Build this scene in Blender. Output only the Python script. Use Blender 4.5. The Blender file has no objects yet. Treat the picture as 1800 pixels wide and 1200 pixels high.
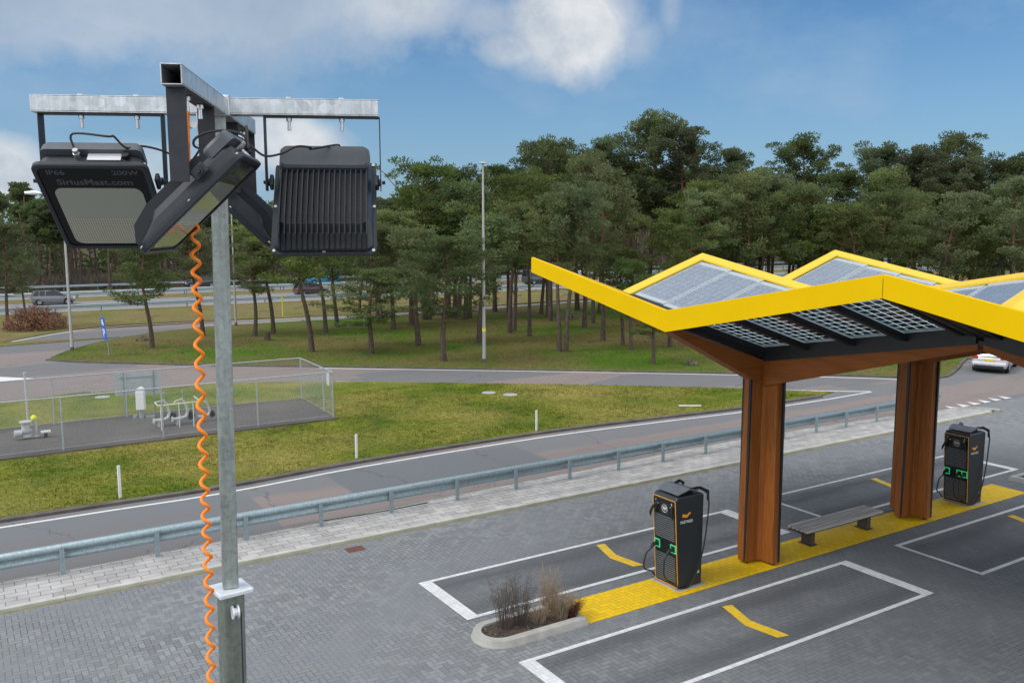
import bpy, bmesh, math, random
from math import sin, cos, pi, radians, atan2, sqrt
from mathutils import Vector, Matrix, noise as mnoise

S = bpy.context.scene
COL = S.collection
ORD = ['first', 'second', 'third', 'fourth', 'fifth', 'sixth', 'seventh', 'eighth', 'ninth', 'tenth', 'eleventh', 'twelfth',
       'thirteenth', 'fourteenth', 'fifteenth', 'sixteenth', 'seventeenth', 'eighteenth', 'nineteenth', 'twentieth']
# ------------------------------------------------------------------ camera model
# world X runs along the charging island, Y away from the camera side, origin at the left canopy column
F = 1556.1; PITCH = 0.128066; ROLL = -0.00218; TH = 1.0078755; CX, CY = 5.920143, 20.588487; H = 8.0
def CF(x, y, z=0.0):
    "camera-plan coordinates (metres right of / in front of the camera) to world"
    dx, dy = x - CX, y - CY
    return Vector((dx * sin(TH) + dy * cos(TH), -(dx * cos(TH) - dy * sin(TH)), z))
def CFd(x, y, z=0.0):
    return Vector((x * sin(TH) + y * cos(TH), -(x * cos(TH) - y * sin(TH)), z))
_rt = Vector((1, 0, 0)); _up = Vector((0, sin(PITCH), cos(PITCH))); _fw = Vector((0, cos(PITCH), -sin(PITCH)))
_r = _rt * cos(ROLL) + _up * sin(ROLL); _u = -_rt * sin(ROLL) + _up * cos(ROLL)
def ray(px, py):
    return (_r * ((px - 900) / F) - _u * ((py - 600) / F) + _fw)
def G(px, py, z=0.0):
    "point at height z seen at photo position (px, py)"
    d = ray(px, py); s = (z - H) / d.z
    return CF(d.x * s, d.y * s, z)
def P(a, t, z=0.0): return Vector((a, -t, z))

# ------------------------------------------------------------------ object helpers
def tag(o, label=None, cat=None, group=None, kind=None):
    if label: o['label'] = label
    if cat: o['category'] = cat
    if group: o['group'] = group
    if kind: o['kind'] = kind
    return o
def empty(name, loc=(0, 0, 0), rz=0.0, label=None, cat=None, group=None):
    o = bpy.data.objects.new(name, None); COL.objects.link(o)
    o.location = loc; o.rotation_euler = (0, 0, rz); o.empty_display_size = .2
    return tag(o, label, cat, group)
class MB:
    def __init__(s): s.v = []; s.f = []; s.sm = []; s.mi = []
    def add(s, vs, fs, smooth=False, mi=0):
        n = len(s.v); s.v += [tuple(v) for v in vs]; s.f += [tuple(i + n for i in f) for f in fs]
        s.sm += [smooth] * len(fs); s.mi += [mi] * len(fs); return s
    def box(s, c, d, M=None, mi=0, taper=None):
        x, y, z = d[0] / 2, d[1] / 2, d[2] / 2; tx, ty = taper or (1, 1)
        vs = [Vector((-x, -y, -z)), Vector((x, -y, -z)), Vector((x, y, -z)), Vector((-x, y, -z)),
              Vector((-x * tx, -y * ty, z)), Vector((x * tx, -y * ty, z)), Vector((x * tx, y * ty, z)), Vector((-x * tx, y * ty, z))]
        c = Vector(c)
        vs = [(M @ v if M else v) + c for v in vs]
        return s.add(vs, [(0, 3, 2, 1), (4, 5, 6, 7), (0, 1, 5, 4), (1, 2, 6, 5), (2, 3, 7, 6), (3, 0, 4, 7)], mi=mi)
    def prism(s, poly, z0, z1, mi=0, M=None, smooth=False):
        n = len(poly)
        ar = sum(poly[i][0] * poly[(i + 1) % n][1] - poly[(i + 1) % n][0] * poly[i][1] for i in range(n))
        if ar < 0: poly = poly[::-1]
        vs = [Vector((p[0], p[1], z0)) for p in poly] + [Vector((p[0], p[1], z1)) for p in poly]
        if M: vs = [M @ v for v in vs]
        s.add(vs, [tuple(range(n - 1, -1, -1)), tuple(range(n, 2 * n))], mi=mi)
        vs2 = vs; m = len(s.v); s.v += [tuple(v) for v in vs2]
        for i in range(n):
            j = (i + 1) % n; s.f.append((m + i, m + j, m + n + j, m + n + i)); s.sm.append(smooth); s.mi.append(mi)
        return s
    def sheet(s, poly, z=0.0):
        n = len(poly)
        ar = sum(poly[i][0] * poly[(i + 1) % n][1] - poly[(i + 1) % n][0] * poly[i][1] for i in range(n))
        if ar < 0: poly = poly[::-1]
        return s.add([(p[0], p[1], z) for p in poly], [tuple(range(n))])
    def tube(s, path, rad, n=8, cap=True, smooth=True, mi=0, squash=None):
        path = [Vector(p) for p in path]; m = len(path)
        if not hasattr(rad, '__len__'): rad = [rad] * m
        T = (path[1] - path[0]).normalized(); a = T.orthogonal().normalized()
        vs = []
        for i in range(m):
            t = (path[min(i + 1, m - 1)] - path[max(i - 1, 0)])
            if t.length < 1e-9: t = T.copy()
            t.normalize(); a = (a - t * a.dot(t)); a = a.normalized() if a.length > 1e-6 else t.orthogonal().normalized()
            b = t.cross(a)
            for k in range(n):
                w = 2 * pi * k / n; vs.append(path[i] + (a * cos(w) + b * sin(w)) * rad[i])
        fs = [(i * n + k, i * n + (k + 1) % n, (i + 1) * n + (k + 1) % n, (i + 1) * n + k) for i in range(m - 1) for k in range(n)]
        s.add(vs, fs, smooth, mi)
        if cap: s.add(vs[:n], [tuple(range(n - 1, -1, -1))], mi=mi); s.add(vs[-n:], [tuple(range(n))], mi=mi)
        return s
    def cyl(s, c, r, h, n=16, axis='z', r2=None, mi=0):
        c = Vector(c); d = {'x': Vector((1, 0, 0)), 'y': Vector((0, 1, 0)), 'z': Vector((0, 0, 1))}[axis] if isinstance(axis, str) else Vector(axis).normalized()
        return s.tube([c - d * h / 2, c + d * h / 2], [r, r if r2 is None else r2], n, mi=mi)
    def mesh(s, name, mats):
        me = bpy.data.meshes.new(name); me.from_pydata(s.v, [], s.f)
        for m in (mats if isinstance(mats, (list, tuple)) else [mats]): me.materials.append(m)
        me.polygons.foreach_set('use_smooth', s.sm); me.polygons.foreach_set('material_index', s.mi); me.update()
        return me
    def build(s, name, mats, parent=None, loc=None, bevel=0, seg=2, M=None):
        o = bpy.data.objects.new(name, s.mesh(name, mats)); COL.objects.link(o)
        if parent: o.parent = parent
        if M is not None: o.matrix_basis = M
        elif loc is not None: o.location = loc
        if bevel:
            b = o.modifiers.new('bevel', 'BEVEL'); b.width = bevel; b.segments = seg; b.limit_method = 'ANGLE'; b.angle_limit = radians(35)
        return o
def copy_tree(o, parent=None):
    c = o.copy(); COL.objects.link(c); c.parent = parent
    for ch in list(o.children): copy_tree(ch, c)
    return c
def text_mesh(body, size, name, mat, parent, M, extrude=.0008, sx=1.0, bold=0.0):
    cu = bpy.data.curves.new(name, 'FONT'); cu.body = body; cu.size = size; cu.extrude = extrude; cu.align_x = 'CENTER'; cu.align_y = 'CENTER'; cu.offset = bold
    cu.resolution_u = 3
    t = bpy.data.objects.new('tmp', cu); COL.objects.link(t)
    bpy.context.view_layer.update(); dg = bpy.context.evaluated_depsgraph_get()
    me = bpy.data.meshes.new_from_object(t.evaluated_get(dg)); bpy.data.objects.remove(t)
    me.materials.clear(); me.materials.append(mat)
    me.transform(Matrix.Diagonal((sx, 1, 1, 1)))
    o = bpy.data.objects.new(name, me); COL.objects.link(o); o.parent = parent; o.matrix_basis = M
    return o

# ------------------------------------------------------------------ materials
class NT:
    def __init__(s, name):
        s.m = bpy.data.materials.new(name); s.m.use_nodes = True; s.t = s.m.node_tree; s.n = s.t.nodes
        s.b = s.n['Principled BSDF']; s.out = s.n['Material Output']
    def link(s, a, b): s.t.links.new(a, b)
    def node(s, typ, **kw):
        n = s.n.new(typ)
        for k, v in kw.items(): setattr(n, k, v)
        return n
    def inp(s, sock, v):
        if hasattr(v, 'is_linked') or hasattr(v, 'links'): s.link(v, sock)
        else:
            if hasattr(v, '__len__') and len(v) == 3 and sock.type == 'RGBA': v = (*v, 1)
            sock.default_value = v
    def math(s, op, a, b=None, c=None, clamp=False):
        n = s.node('ShaderNodeMath', operation=op, use_clamp=clamp); s.inp(n.inputs[0], a)
        if b is not None: s.inp(n.inputs[1], b)
        if c is not None: s.inp(n.inputs[2], c)
        return n.outputs[0]
    def mix(s, f, a, b, mode='MIX'):
        n = s.node('ShaderNodeMix', data_type='RGBA', blend_type=mode); s.inp(n.inputs[0], f); s.inp(n.inputs[6], a); s.inp(n.inputs[7], b)
        return n.outputs[2]
    def coord(s, kind='Object'):
        return s.node('ShaderNodeTexCoord').outputs[kind]
    def wpos(s):
        return s.node('ShaderNodeNewGeometry').outputs['Position']
    def noise(s, vec, scale, detail=4, rough=.55, out=0):
        n = s.node('ShaderNodeTexNoise'); s.link(vec, n.inputs['Vector']); n.inputs['Scale'].default_value = scale
        n.inputs['Detail'].default_value = detail; n.inputs['Roughness'].default_value = rough; return n.outputs[out]
    def ramp(s, v, a, b, lo=0.0, hi=1.0, clamp=True):
        n = s.node('ShaderNodeMapRange', clamp=clamp); s.inp(n.inputs[0], v)
        n.inputs[1].default_value = a; n.inputs[2].default_value = b; n.inputs[3].default_value = lo; n.inputs[4].default_value = hi; return n.outputs[0]
    def scalev(s, v, sc):
        n = s.node('ShaderNodeMapping'); s.link(v, n.inputs[0]); n.inputs['Scale'].default_value = sc; return n.outputs[0]
    def bump(s, h, strength=.3, dist=.01):
        n = s.node('ShaderNodeBump'); n.inputs['Strength'].default_value = strength; n.inputs['Distance'].default_value = dist
        s.link(h, n.inputs['Height']); s.link(n.outputs[0], s.b.inputs['Normal'])
    def base(s, v): s.inp(s.b.inputs['Base Color'], v)
    def set(s, **kw):
        for k, v in kw.items(): s.inp(s.b.inputs[k.replace('_', ' ')], v)
        return s

def simple(name, col, rough=.5, metal=0.0, var=.12, scale=8.0, coat=0.0, bump=0.0, emit=None):
    n = NT(name); c = n.coord()
    nz = n.noise(c, scale, 5, .6)
    k = n.ramp(nz, .3, .7, 1 - var, 1 + var)
    n.base(n.mix(1.0, col, k, 'MULTIPLY'))
    n.set(Roughness=n.ramp(n.noise(c, scale * 2.3, 4), .3, .7, max(0, rough - .08), min(1, rough + .08)), Metallic=metal)
    if coat: n.set(Coat_Weight=coat, Coat_Roughness=.1)
    if bump: n.bump(nz, bump, .01)
    if emit: n.set(Emission_Color=(*emit[0], 1), Emission_Strength=emit[1])
    return n.m

def galv(name, col=(.50, .52, .53), rough=.42, scale=40):
    n = NT(name); c = n.coord()
    v = n.node('ShaderNodeTexVoronoi'); n.link(c, v.inputs['Vector']); v.inputs['Scale'].default_value = scale
    sp = n.ramp(v.outputs['Color'], 0, 1, .82, 1.12)
    st = n.ramp(n.noise(n.scalev(c, (9, 9, .7)), 5, 6, .65), .35, .7, .78, 1.1)
    n.base(n.mix(1.0, n.mix(1.0, col, sp, 'MULTIPLY'), st, 'MULTIPLY'))
    n.set(Metallic=.85, Roughness=n.ramp(n.noise(c, 12, 5), .3, .7, rough - .1, rough + .15)); n.bump(n.noise(c, 60, 3), .08, .002)
    return n.m

def herring(n, pos, w=.105, joint=.035):
    "2:1 herringbone from world position; returns (joint mask 0..1, brick random 0..1)"
    sep = n.node('ShaderNodeSeparateXYZ'); n.link(pos, sep.inputs[0])
    x = n.math('DIVIDE', sep.outputs[0], w); y = n.math('DIVIDE', sep.outputs[1], w)
    i = n.math('FLOOR', x); j = n.math('FLOOR', y); fx = n.math('SUBTRACT', x, i); fy = n.math('SUBTRACT', y, j)
    k = n.math('FLOORED_MODULO', n.math('SUBTRACT', i, j), 4.0)
    is_ = [n.math('COMPARE', k, float(q), .1) for q in range(4)]
    def edge(d, off):      # d: distance to that edge; off: 1 when the joint is absent
        return n.math('ADD', d, off)
    L = edge(fx, is_[1]); R = edge(n.math('SUBTRACT', 1.0, fx), is_[0])
    B = edge(fy, is_[2]); T = edge(n.math('SUBTRACT', 1.0, fy), is_[3])
    d = n.math('MINIMUM', n.math('MINIMUM', L, R), n.math('MINIMUM', B, T))
    m = n.ramp(d, joint * .5, joint * 1.6, 1.0, 0.0)
    bi = n.math('SUBTRACT', i, is_[1]); bj = n.math('ADD', j, is_[3])
    cv = n.node('ShaderNodeCombineXYZ'); n.link(bi, cv.inputs[0]); n.link(bj, cv.inputs[1])
    wn = n.node('ShaderNodeTexWhiteNoise', noise_dimensions='3D'); n.link(cv.outputs[0], wn.inputs[0])
    return m, wn.outputs['Value']

def paver_mat(name, cols, joint_col, patch=True, paint=None, w=.105, tracks=False, dark_zone=False):
    n = NT(name); p = n.wpos(); m, r = herring(n, p, w, .045)
    col = n.mix(r, cols[0], cols[1])
    big = n.noise(p, .22, 4, .6); med = n.noise(p, 1.7, 5, .6); fine = n.noise(p, 90, 3)
    col = n.mix(n.ramp(big, .38, .66), col, cols[2])
    if dark_zone:   # darker blocks round the charging lanes, fading out along a wobbly edge
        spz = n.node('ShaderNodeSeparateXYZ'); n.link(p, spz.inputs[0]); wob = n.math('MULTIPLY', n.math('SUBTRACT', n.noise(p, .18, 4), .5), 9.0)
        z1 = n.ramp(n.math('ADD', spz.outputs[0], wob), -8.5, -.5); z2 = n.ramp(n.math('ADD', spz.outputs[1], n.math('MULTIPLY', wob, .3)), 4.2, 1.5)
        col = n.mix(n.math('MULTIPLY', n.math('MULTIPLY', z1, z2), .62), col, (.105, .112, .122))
    col = n.mix(n.ramp(med, .5, .75, 0, .35), col, cols[3])
    col = n.mix(1.0, col, n.ramp(fine, .3, .7, .8, 1.2), 'MULTIPLY')
    jc = n.mix(n.ramp(n.noise(p, .6, 4), .45, .65), joint_col, (joint_col[0] * 1.1, joint_col[1] * 1.35, joint_col[2] * .9))
    if paint:
        wear = n.noise(p, 3.1, 8, .75); wr = n.ramp(wear, .60, .72, 0, .55)
        pc = n.mix(r, paint, tuple(c * .84 for c in paint)); pc = n.mix(n.ramp(med, .4, .7, 0, .5), pc, (paint[0] * .9, paint[1] * .86, paint[2] * 2.5))
        pc = n.mix(1.0, pc, n.ramp(n.noise(p, 25, 4), .3, .7, .85, 1.1), 'MULTIPLY')
        col = n.mix(wr, pc, col); jc = n.mix(.6, jc, tuple(c * .55 for c in paint))
    if tracks:
        sp = n.node('ShaderNodeSeparateXYZ'); n.link(p, sp.inputs[0]); tot = None
        for c0 in (-1.62, -3.02, 1.38, 2.72):
            dd = n.math('ABSOLUTE', n.math('SUBTRACT', n.math('ADD', sp.outputs[1], n.math('MULTIPLY', n.math('SUBTRACT', n.noise(p, .25, 3), .5), .9)), c0))
            v_ = n.ramp(dd, .10, .42, 1, 0); tot = v_ if tot is None else n.math('MAXIMUM', tot, v_)
        tot = n.math('MULTIPLY', tot, n.ramp(n.noise(n.scalev(p, (.25, 2.2, 1)), 1.5, 5), .3, .6, .35, .85))
        col = n.mix(tot, col, (.088, .092, .098))
    vis = n.ramp(n.noise(p, .33, 5, .6), .40, .62, .35, 1.0) if not paint else .75
    m = n.math('MULTIPLY', m, vis)
    sd_ = n.math('MULTIPLY', n.ramp(n.noise(p, 11, 3), .66, .70), n.ramp(n.noise(p, 1.9, 3), .5, .6)); col = n.mix(n.math('MULTIPLY', sd_, .35), col, (.07, .065, .055))
    n.base(n.mix(m, col, jc)); n.set(Roughness=.8 if not paint else .6)
    n.set(Specular_IOR_Level=.35)
    hgt = n.math('ADD', n.math('MULTIPLY', m, -1.0), n.math('MULTIPLY', fine, .25)); n.bump(hgt, .5, .006)
    return n.m

def slab_mat(name):
    n = NT(name); p = n.wpos(); b = n.node('ShaderNodeTexBrick'); n.link(p, b.inputs['Vector'])
    b.offset = .5; b.inputs['Scale'].default_value = 1; b.inputs['Brick Width'].default_value = .45; b.inputs['Row Height'].default_value = .235
    b.inputs['Mortar Size'].default_value = .009; b.inputs['Mortar Smooth'].default_value = .3; b.inputs['Bias'].default_value = -.1
    b.inputs['Color1'].default_value = (.44, .425, .415, 1); b.inputs['Color2'].default_value = (.32, .31, .30, 1); b.inputs['Mortar'].default_value = (.11, .105, .09, 1)
    c = n.mix(1.0, b.outputs[0], n.ramp(n.noise(p, 1.3, 5, .65), .3, .7, .78, 1.15), 'MULTIPLY')
    c = n.mix(1.0, c, n.ramp(n.noise(p, 60, 3), .3, .7, .88, 1.1), 'MULTIPLY')
    n.base(c); n.set(Roughness=.85); n.bump(b.outputs['Fac'], -.4, .006) if False else n.bump(n.math('SUBTRACT', 1.0, b.outputs['Fac']), .4, .006)
    return n.m

def asphalt_mat(name, a, b, patch=None, along=(1, 1, 1), pscale=.12, fine=140, band=False):
    n = NT(name); p = n.wpos(); q = n.scalev(p, along)
    c = n.mix(n.ramp(n.noise(q, pscale, 5, .6), .4, .62), a, b)
    if patch:
        v = n.node('ShaderNodeTexVoronoi', feature='F1', distance='CHEBYCHEV'); n.link(q, v.inputs['Vector']); v.inputs['Scale'].default_value = .16
        wv = n.node('ShaderNodeTexWhiteNoise'); n.link(v.outputs['Color'], wv.inputs[0])
        c = n.mix(n.ramp(wv.outputs[0], .62, .64, 0, .85), c, patch)
    c = n.mix(n.ramp(n.noise(n.scalev(p, (.15, 1.6, 1)), .9, 6, .6), .48, .72, 0, .45), c, tuple(x * .72 for x in a))
    g = n.noise(p, fine, 2, .7); g2 = n.noise(p, 34, 3, .7)
    c = n.mix(1.0, c, n.ramp(g, .3, .7, .68, 1.32), 'MULTIPLY'); c = n.mix(1.0, c, n.ramp(g2, .3, .7, .86, 1.14), 'MULTIPLY')
    if band:   # smoother grey resurfaced strip beside the grass kerb, ragged edge
        sp = n.node('ShaderNodeSeparateXYZ'); n.link(p, sp.inputs[0])
        yy = n.math('ADD', sp.outputs[1], n.math('MULTIPLY', n.math('SUBTRACT', n.noise(n.scalev(p, (.5, 1, 1)), .8, 5, .6), .5), 1.1))
        k1 = n.math('MULTIPLY', n.ramp(yy, 11.35, 11.55), n.ramp(yy, 13.6, 13.4)); c = n.mix(n.math('MULTIPLY', k1, .8), c, (.150, .160, .168))
        k2 = n.math('MULTIPLY', n.ramp(yy, 9.6, 9.68), n.math('MULTIPLY', n.ramp(sp.outputs[0], -6.2, -6.1), n.ramp(sp.outputs[0], 1.2, 1.0))); c = n.mix(n.math('MULTIPLY', k2, n.ramp(yy, 13, 12.8)), c, (.135, .142, .150))
    # cracks
    cv = n.node('ShaderNodeTexVoronoi', feature='DISTANCE_TO_EDGE'); dn = n.node('ShaderNodeMixRGB' if False else 'ShaderNodeVectorMath', operation='ADD')
    n.link(p, dn.inputs[0]); ns = n.noise(p, 1.1, 4, .6, out=1); n.link(ns, dn.inputs[1]); n.link(dn.outputs[0], cv.inputs['Vector']); cv.inputs['Scale'].default_value = .17
    crack = n.ramp(cv.outputs['Distance'], .001, .004, .45, 0)
    c = n.mix(crack, c, (.03, .03, .03))
    n.base(c); n.set(Roughness=.86, Specular_IOR_Level=.3); n.bump(g, .3, .004)
    return n.m

def grass_mat(name, g1, g2, y1, br, bias=.5, sc=1.0):
    n = NT(name); p = n.wpos()
    c = n.mix(n.ramp(n.noise(p, .55 * sc, 6, .62), .4, .62), g1, g2)
    c = n.mix(n.ramp(n.noise(p, .21 * sc, 5, .6), bias - .1, bias + .12), c, y1)
    c = n.mix(n.ramp(n.noise(p, .9 * sc, 7, .68), .55, .72, 0, .8), c, br)
    f = n.noise(n.scalev(p, (1, .45, 1)), 26, 5, .7)
    c = n.mix(1.0, c, n.ramp(f, .28, .72, .45, 1.6), 'MULTIPLY')
    c = n.mix(1.0, c, n.ramp(n.noise(p, 7, 4, .7), .3, .7, .75, 1.25), 'MULTIPLY')
    n.base(c); n.set(Roughness=.95, Specular_IOR_Level=.1); n.bump(f, 1.0, .05)
    return n.m

def paint_line(name, col, wear=.62, w=.105, brick=True):
    n = NT(name); p = n.wpos()
    wn = n.ramp(n.noise(p, 5, 9, .8), wear, wear + .09, 0, .9)
    c = n.mix(wn, col, (.12, .12, .12))
    if brick:
        m, r = herring(n, p, w, .035); c = n.mix(1.0, c, n.ramp(r, 0, 1, .86, 1.03), 'MULTIPLY'); c = n.mix(n.math('MULTIPLY', m, .45), c, (.12, .12, .11))
    c = n.mix(1.0, c, n.ramp(n.noise(p, 70, 3), .3, .7, .88, 1.06), 'MULTIPLY')
    n.base(c); n.set(Roughness=.65); return n.m

def wood_mat(name, a, b, axis='z', plank=.0, rough=.6):
    n = NT(name); c = n.coord()
    sc = {'z': (14, 14, .9), 'x': (.9, 14, 14), 'y': (14, .9, 14)}[axis]
    q = n.scalev(c, sc); g = n.noise(q, 2.2, 7, .68)
    col = n.mix(n.ramp(g, .34, .68), a, b)
    q2 = n.scalev(c, tuple(x * .35 for x in sc)); col = n.mix(n.ramp(n.noise(q2, 1.4, 5), .45, .7, 0, .7), col, tuple(x * .62 for x in a))
    n.base(col); n.set(Roughness=rough, Specular_IOR_Level=.35); n.bump(g, .15, .004)
    return n.m

def bark_mat():
    n = NT('pine_bark'); c = n.coord(); sep = n.node('ShaderNodeSeparateXYZ'); n.link(c, sep.inputs[0])
    g = n.noise(n.scalev(c, (9, 9, 2.2)), 1.8, 6, .7)
    lo = n.mix(n.ramp(g, .36, .66), (.045, .036, .030), (.16, .125, .10)); hi = n.mix(n.ramp(g, .36, .66), (.10, .06, .04), (.30, .17, .10))
    k = n.ramp(n.math('ADD', sep.outputs[2], n.math('MULTIPLY', g, 3.0)), 5.5, 10.5)
    n.base(n.mix(k, lo, hi)); n.set(Roughness=.95, Specular_IOR_Level=.1); n.bump(g, .8, .03); return n.m

def needle_mat(name, a, b, c3):
    n = NT(name); c = n.coord(); oi = n.node('ShaderNodeObjectInfo')
    g = n.noise(c, .75, 4, .6); g2 = n.noise(c, 5.0, 3, .6)
    col = n.mix(n.ramp(g, .38, .64), a, b); col = n.mix(n.ramp(g2, .5, .75, 0, .7), col, c3)
    hs = n.node('ShaderNodeHueSaturation'); n.link(col, hs.inputs['Color']); n.link(n.ramp(oi.outputs['Random'], 0, 1, .478, .512), hs.inputs['Hue']); n.link(n.ramp(n.math('FRACT', n.math('MULTIPLY', oi.outputs['Random'], 7.3)), 0, 1, .72, 1.08), hs.inputs['Saturation'])
    n.link(n.ramp(n.math('FRACT', n.math('MULTIPLY', oi.outputs['Random'], 13.7)), 0, 1, .68, 1.30), hs.inputs['Value']); col = hs.outputs[0]
    n.base(col); n.set(Roughness=.75, Specular_IOR_Level=.2)
    tr = n.node('ShaderNodeBsdfTranslucent'); n.link(col, tr.inputs[0]); mx = n.node('ShaderNodeMixShader'); mx.inputs[0].default_value = .42
    n.link(n.b.outputs[0], mx.inputs[1]); n.link(tr.outputs[0], mx.inputs[2]); n.link(mx.outputs[0], n.out.inputs[0]); return n.m

M = {}
M['galv'] = galv('galvanised_steel', (.62, .65, .67), .38)
M['galv_mast'] = galv('galvanised_mast', (.40, .44, .42), .5, 70); M['mast_low'] = galv('weathered_mast', (.26, .29, .255), .6, 60); M['fence'] = galv('fence_steel', (.44, .48, .50), .5, 30); M['fence'].node_tree.nodes['Principled BSDF'].inputs['Metallic'].default_value = .3
M['galv_rail'] = galv('galvanised_rail', (.30, .38, .41), .45, 25); M['galv_rail'].node_tree.nodes['Principled BSDF'].inputs['Metallic'].default_value = .45
M['galv_white'] = simple('bright_zinc', (.72, .75, .78), .45, .35, .14, 30, bump=.3)
M['lamp_black'] = simple('powder_coated_charcoal', (.016, .021, .028), .4, 0, .15, 60)
M['fin_black'] = simple('anodised_fins', (.010, .013, .017), .5, 0, .15, 60)
M['driver_box'] = simple('driver_box_grey', (.085, .095, .108), .45, 0, .1, 20)
M['bracket'] = simple('bracket_steel', (.024, .026, .032), .5, .1, .2, 30)
M['rubber'] = simple('black_rubber', (.012, .012, .014), .55)
M['face_black'] = simple('glossy_black_print', (.004, .005, .006), .22, 0, .05); M['face_black'].node_tree.nodes['Principled BSDF'].inputs['Specular IOR Level'].default_value = .25
M['bolt'] = simple('zinc_bolt', (.55, .56, .56), .35, .9, .1)
M['label_white'] = simple('sticker_white', (.72, .72, .74), .5, 0, .05)
M['print_grey'] = simple('printed_grey', (.065, .07, .075), .6, 0, .05)
M['orange_cable'] = simple('orange_cable', (.95, .24, .006), .5, 0, .06, 30)
M['yellow'] = simple('fascia_yellow', (.73, .465, .0), .6, 0, .03, 1.2); M['yellow'].node_tree.nodes['Principled BSDF'].inputs['Specular IOR Level'].default_value = .08
M['yellow_cap'] = simple('ridge_cap_yellow', (.76, .50, .02), .35, 0, .04, 2)
M['black_metal'] = simple('black_roof_frame', (.010, .012, .014), .45, 0, .2, 4)
M['dark_soffit'] = simple('dark_soffit_boards', (.040, .028, .020), .6, 0, .3, 3)
M['wood'] = wood_mat('larch_cladding', (.215, .062, .008), (.335, .112, .016), 'z')
M['wood_beam'] = wood_mat('glulam_beam', (.215, .062, .008), (.29, .090, .012), 'x')
M['alu'] = simple('panel_aluminium', (.72, .75, .78), .4, .3, .06)
M['bench_wood'] = wood_mat('weathered_slats', (.33, .295, .285), (.52, .48, .46), 'x')
M['leg_brown'] = simple('bench_leg', (.055, .045, .042), .6, .2)
M['charger_body'] = simple('charger_charcoal', (.020, .024, .027), .38, 0, .12, 6)
M['charger_dark'] = simple('charger_black', (.008, .009, .010), .3, 0, .1, 6)
M['vent'] = simple('vent_slats', (.13, .145, .155), .45, .2, .1, 6)
M['plate_grey'] = simple('charger_top_plate', (.16, .17, .185), .4, .2, .1, 5)
M['trim_orange'] = simple('orange_trim', (.85, .40, .02), .4)
M['logo_orange'] = simple('logo_orange', (.90, .33, .01), .45)
M['logo_white'] = simple('logo_white', (.75, .76, .78), .5)
M['led_green'] = simple('lit_green_socket_ring', (.02, .5, .16), .4, emit=((.06, .9, .35), .28))
M['socket'] = simple('socket_black', (.01, .012, .012), .5)
M['concrete'] = simple('kerb_concrete', (.36, .35, .325), .9, 0, .22, 3, bump=.3)
M['kerb_pale'] = simple('kerb_pale', (.43, .42, .37), .9, 0, .2, 2, bump=.3)
M['kerb_green'] = simple('kerb_mossy_face', (.20, .19, .10), .95, 0, .3, 3, bump=.3)
M['kerb_dark'] = simple('kerb_dark', (.11, .095, .085), .95, 0, .35, 1.7, bump=.4)
M['kerb_grey'] = simple('kerb_grey', (.20, .185, .165), .95, 0, .3, 1.5, bump=.4)
M['soil'] = simple('planter_soil', (.060, .045, .036), .95, 0, .55, 22, bump=1)
M['white_plastic'] = simple('white_plastic', (.72, .72, .71), .5, 0, .08)
M['white_pipe'] = simple('white_pipe', (.44, .46, .46), .45, 0, .12)
M['grey_pipe'] = simple('grey_pipe', (.30, .33, .33), .5, 0, .2)
M['yellow_hood'] = simple('yellow_hood', (.75, .70, .03), .45)
M['sign_back'] = simple('pale_sign_back', (.47, .51, .50), .5, .3, .08, 3)
M['sign_blue'] = simple('sign_blue', (.01, .12, .55), .4)
M['lamp_grey'] = simple('lamp_post_grey', (.42, .42, .41), .5, .3, .1)
M['rust'] = simple('rusty_manhole', (.13, .05, .035), .9, 0, .3, 20, bump=.4)
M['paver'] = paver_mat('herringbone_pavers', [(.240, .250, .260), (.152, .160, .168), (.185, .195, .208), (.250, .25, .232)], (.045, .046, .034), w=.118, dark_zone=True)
M['paver_dark'] = paver_mat('bay_pavers', [(.195, .200, .208), (.140, .145, .152), (.120, .125, .135), (.205, .205, .20)], (.050, .051, .046), w=.118, tracks=True)
M['paver_yellow'] = paver_mat('yellow_painted_pavers', [(.30, .26, .15), (.24, .20, .11), (.27, .23, .13), (.3, .27, .18)], (.07, .055, .02), paint=(.84, .54, .004), w=.118)
M['slab'] = slab_mat('pale_concrete_slabs')
M['road'] = asphalt_mat('reddish_asphalt', (.225, .185, .172), (.200, .175, .167), patch=(.140, .148, .155), along=(.45, 1.3, 1), band=True)
M['motorway'] = asphalt_mat('motorway_asphalt', (.19, .19, .20), (.23, .22, .22), along=(.2, 1, 1))
M['pad'] = asphalt_mat('compound_paving', (.098, .090, .085), (.125, .115, .105), pscale=.4)
M['grass_pale'] = grass_mat('winter_grass', (.080, .125, .012), (.165, .185, .022), (.26, .225, .060), (.130, .100, .045), .52, .75)
M['grass_green'] = grass_mat('green_grass', (.062, .135, .010), (.085, .145, .016), (.150, .125, .045), (.17, .12, .06), .47, .62)
M['verge'] = grass_mat('verge_grass', (.13, .145, .035), (.19, .175, .07), (.19, .135, .065), (.24, .19, .09), .5, .7)
M['forest_floor'] = grass_mat('forest_floor', (.06, .06, .025), (.08, .065, .035), (.09, .065, .04), (.07, .05, .035), .5)
M['line'] = paint_line('white_marking', (.68, .68, .68), .66)
M['line_road'] = paint_line('white_road_marking', (.66, .66, .64), .56, brick=False)
M['chevron'] = paint_line('yellow_marking', (.78, .50, .02), .62)
M['bark'] = bark_mat()
M['needle'] = needle_mat('pine_needles', (.088, .138, .040), (.165, .220, .062), (.22, .24, .085))
M['needle_dark'] = needle_mat('pine_needles_dark', (.072, .115, .042), (.130, .180, .060), (.19, .215, .08))
M['twig'] = simple('bare_twigs', (.12, .095, .08), .95, 0, .3, 2)
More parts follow.
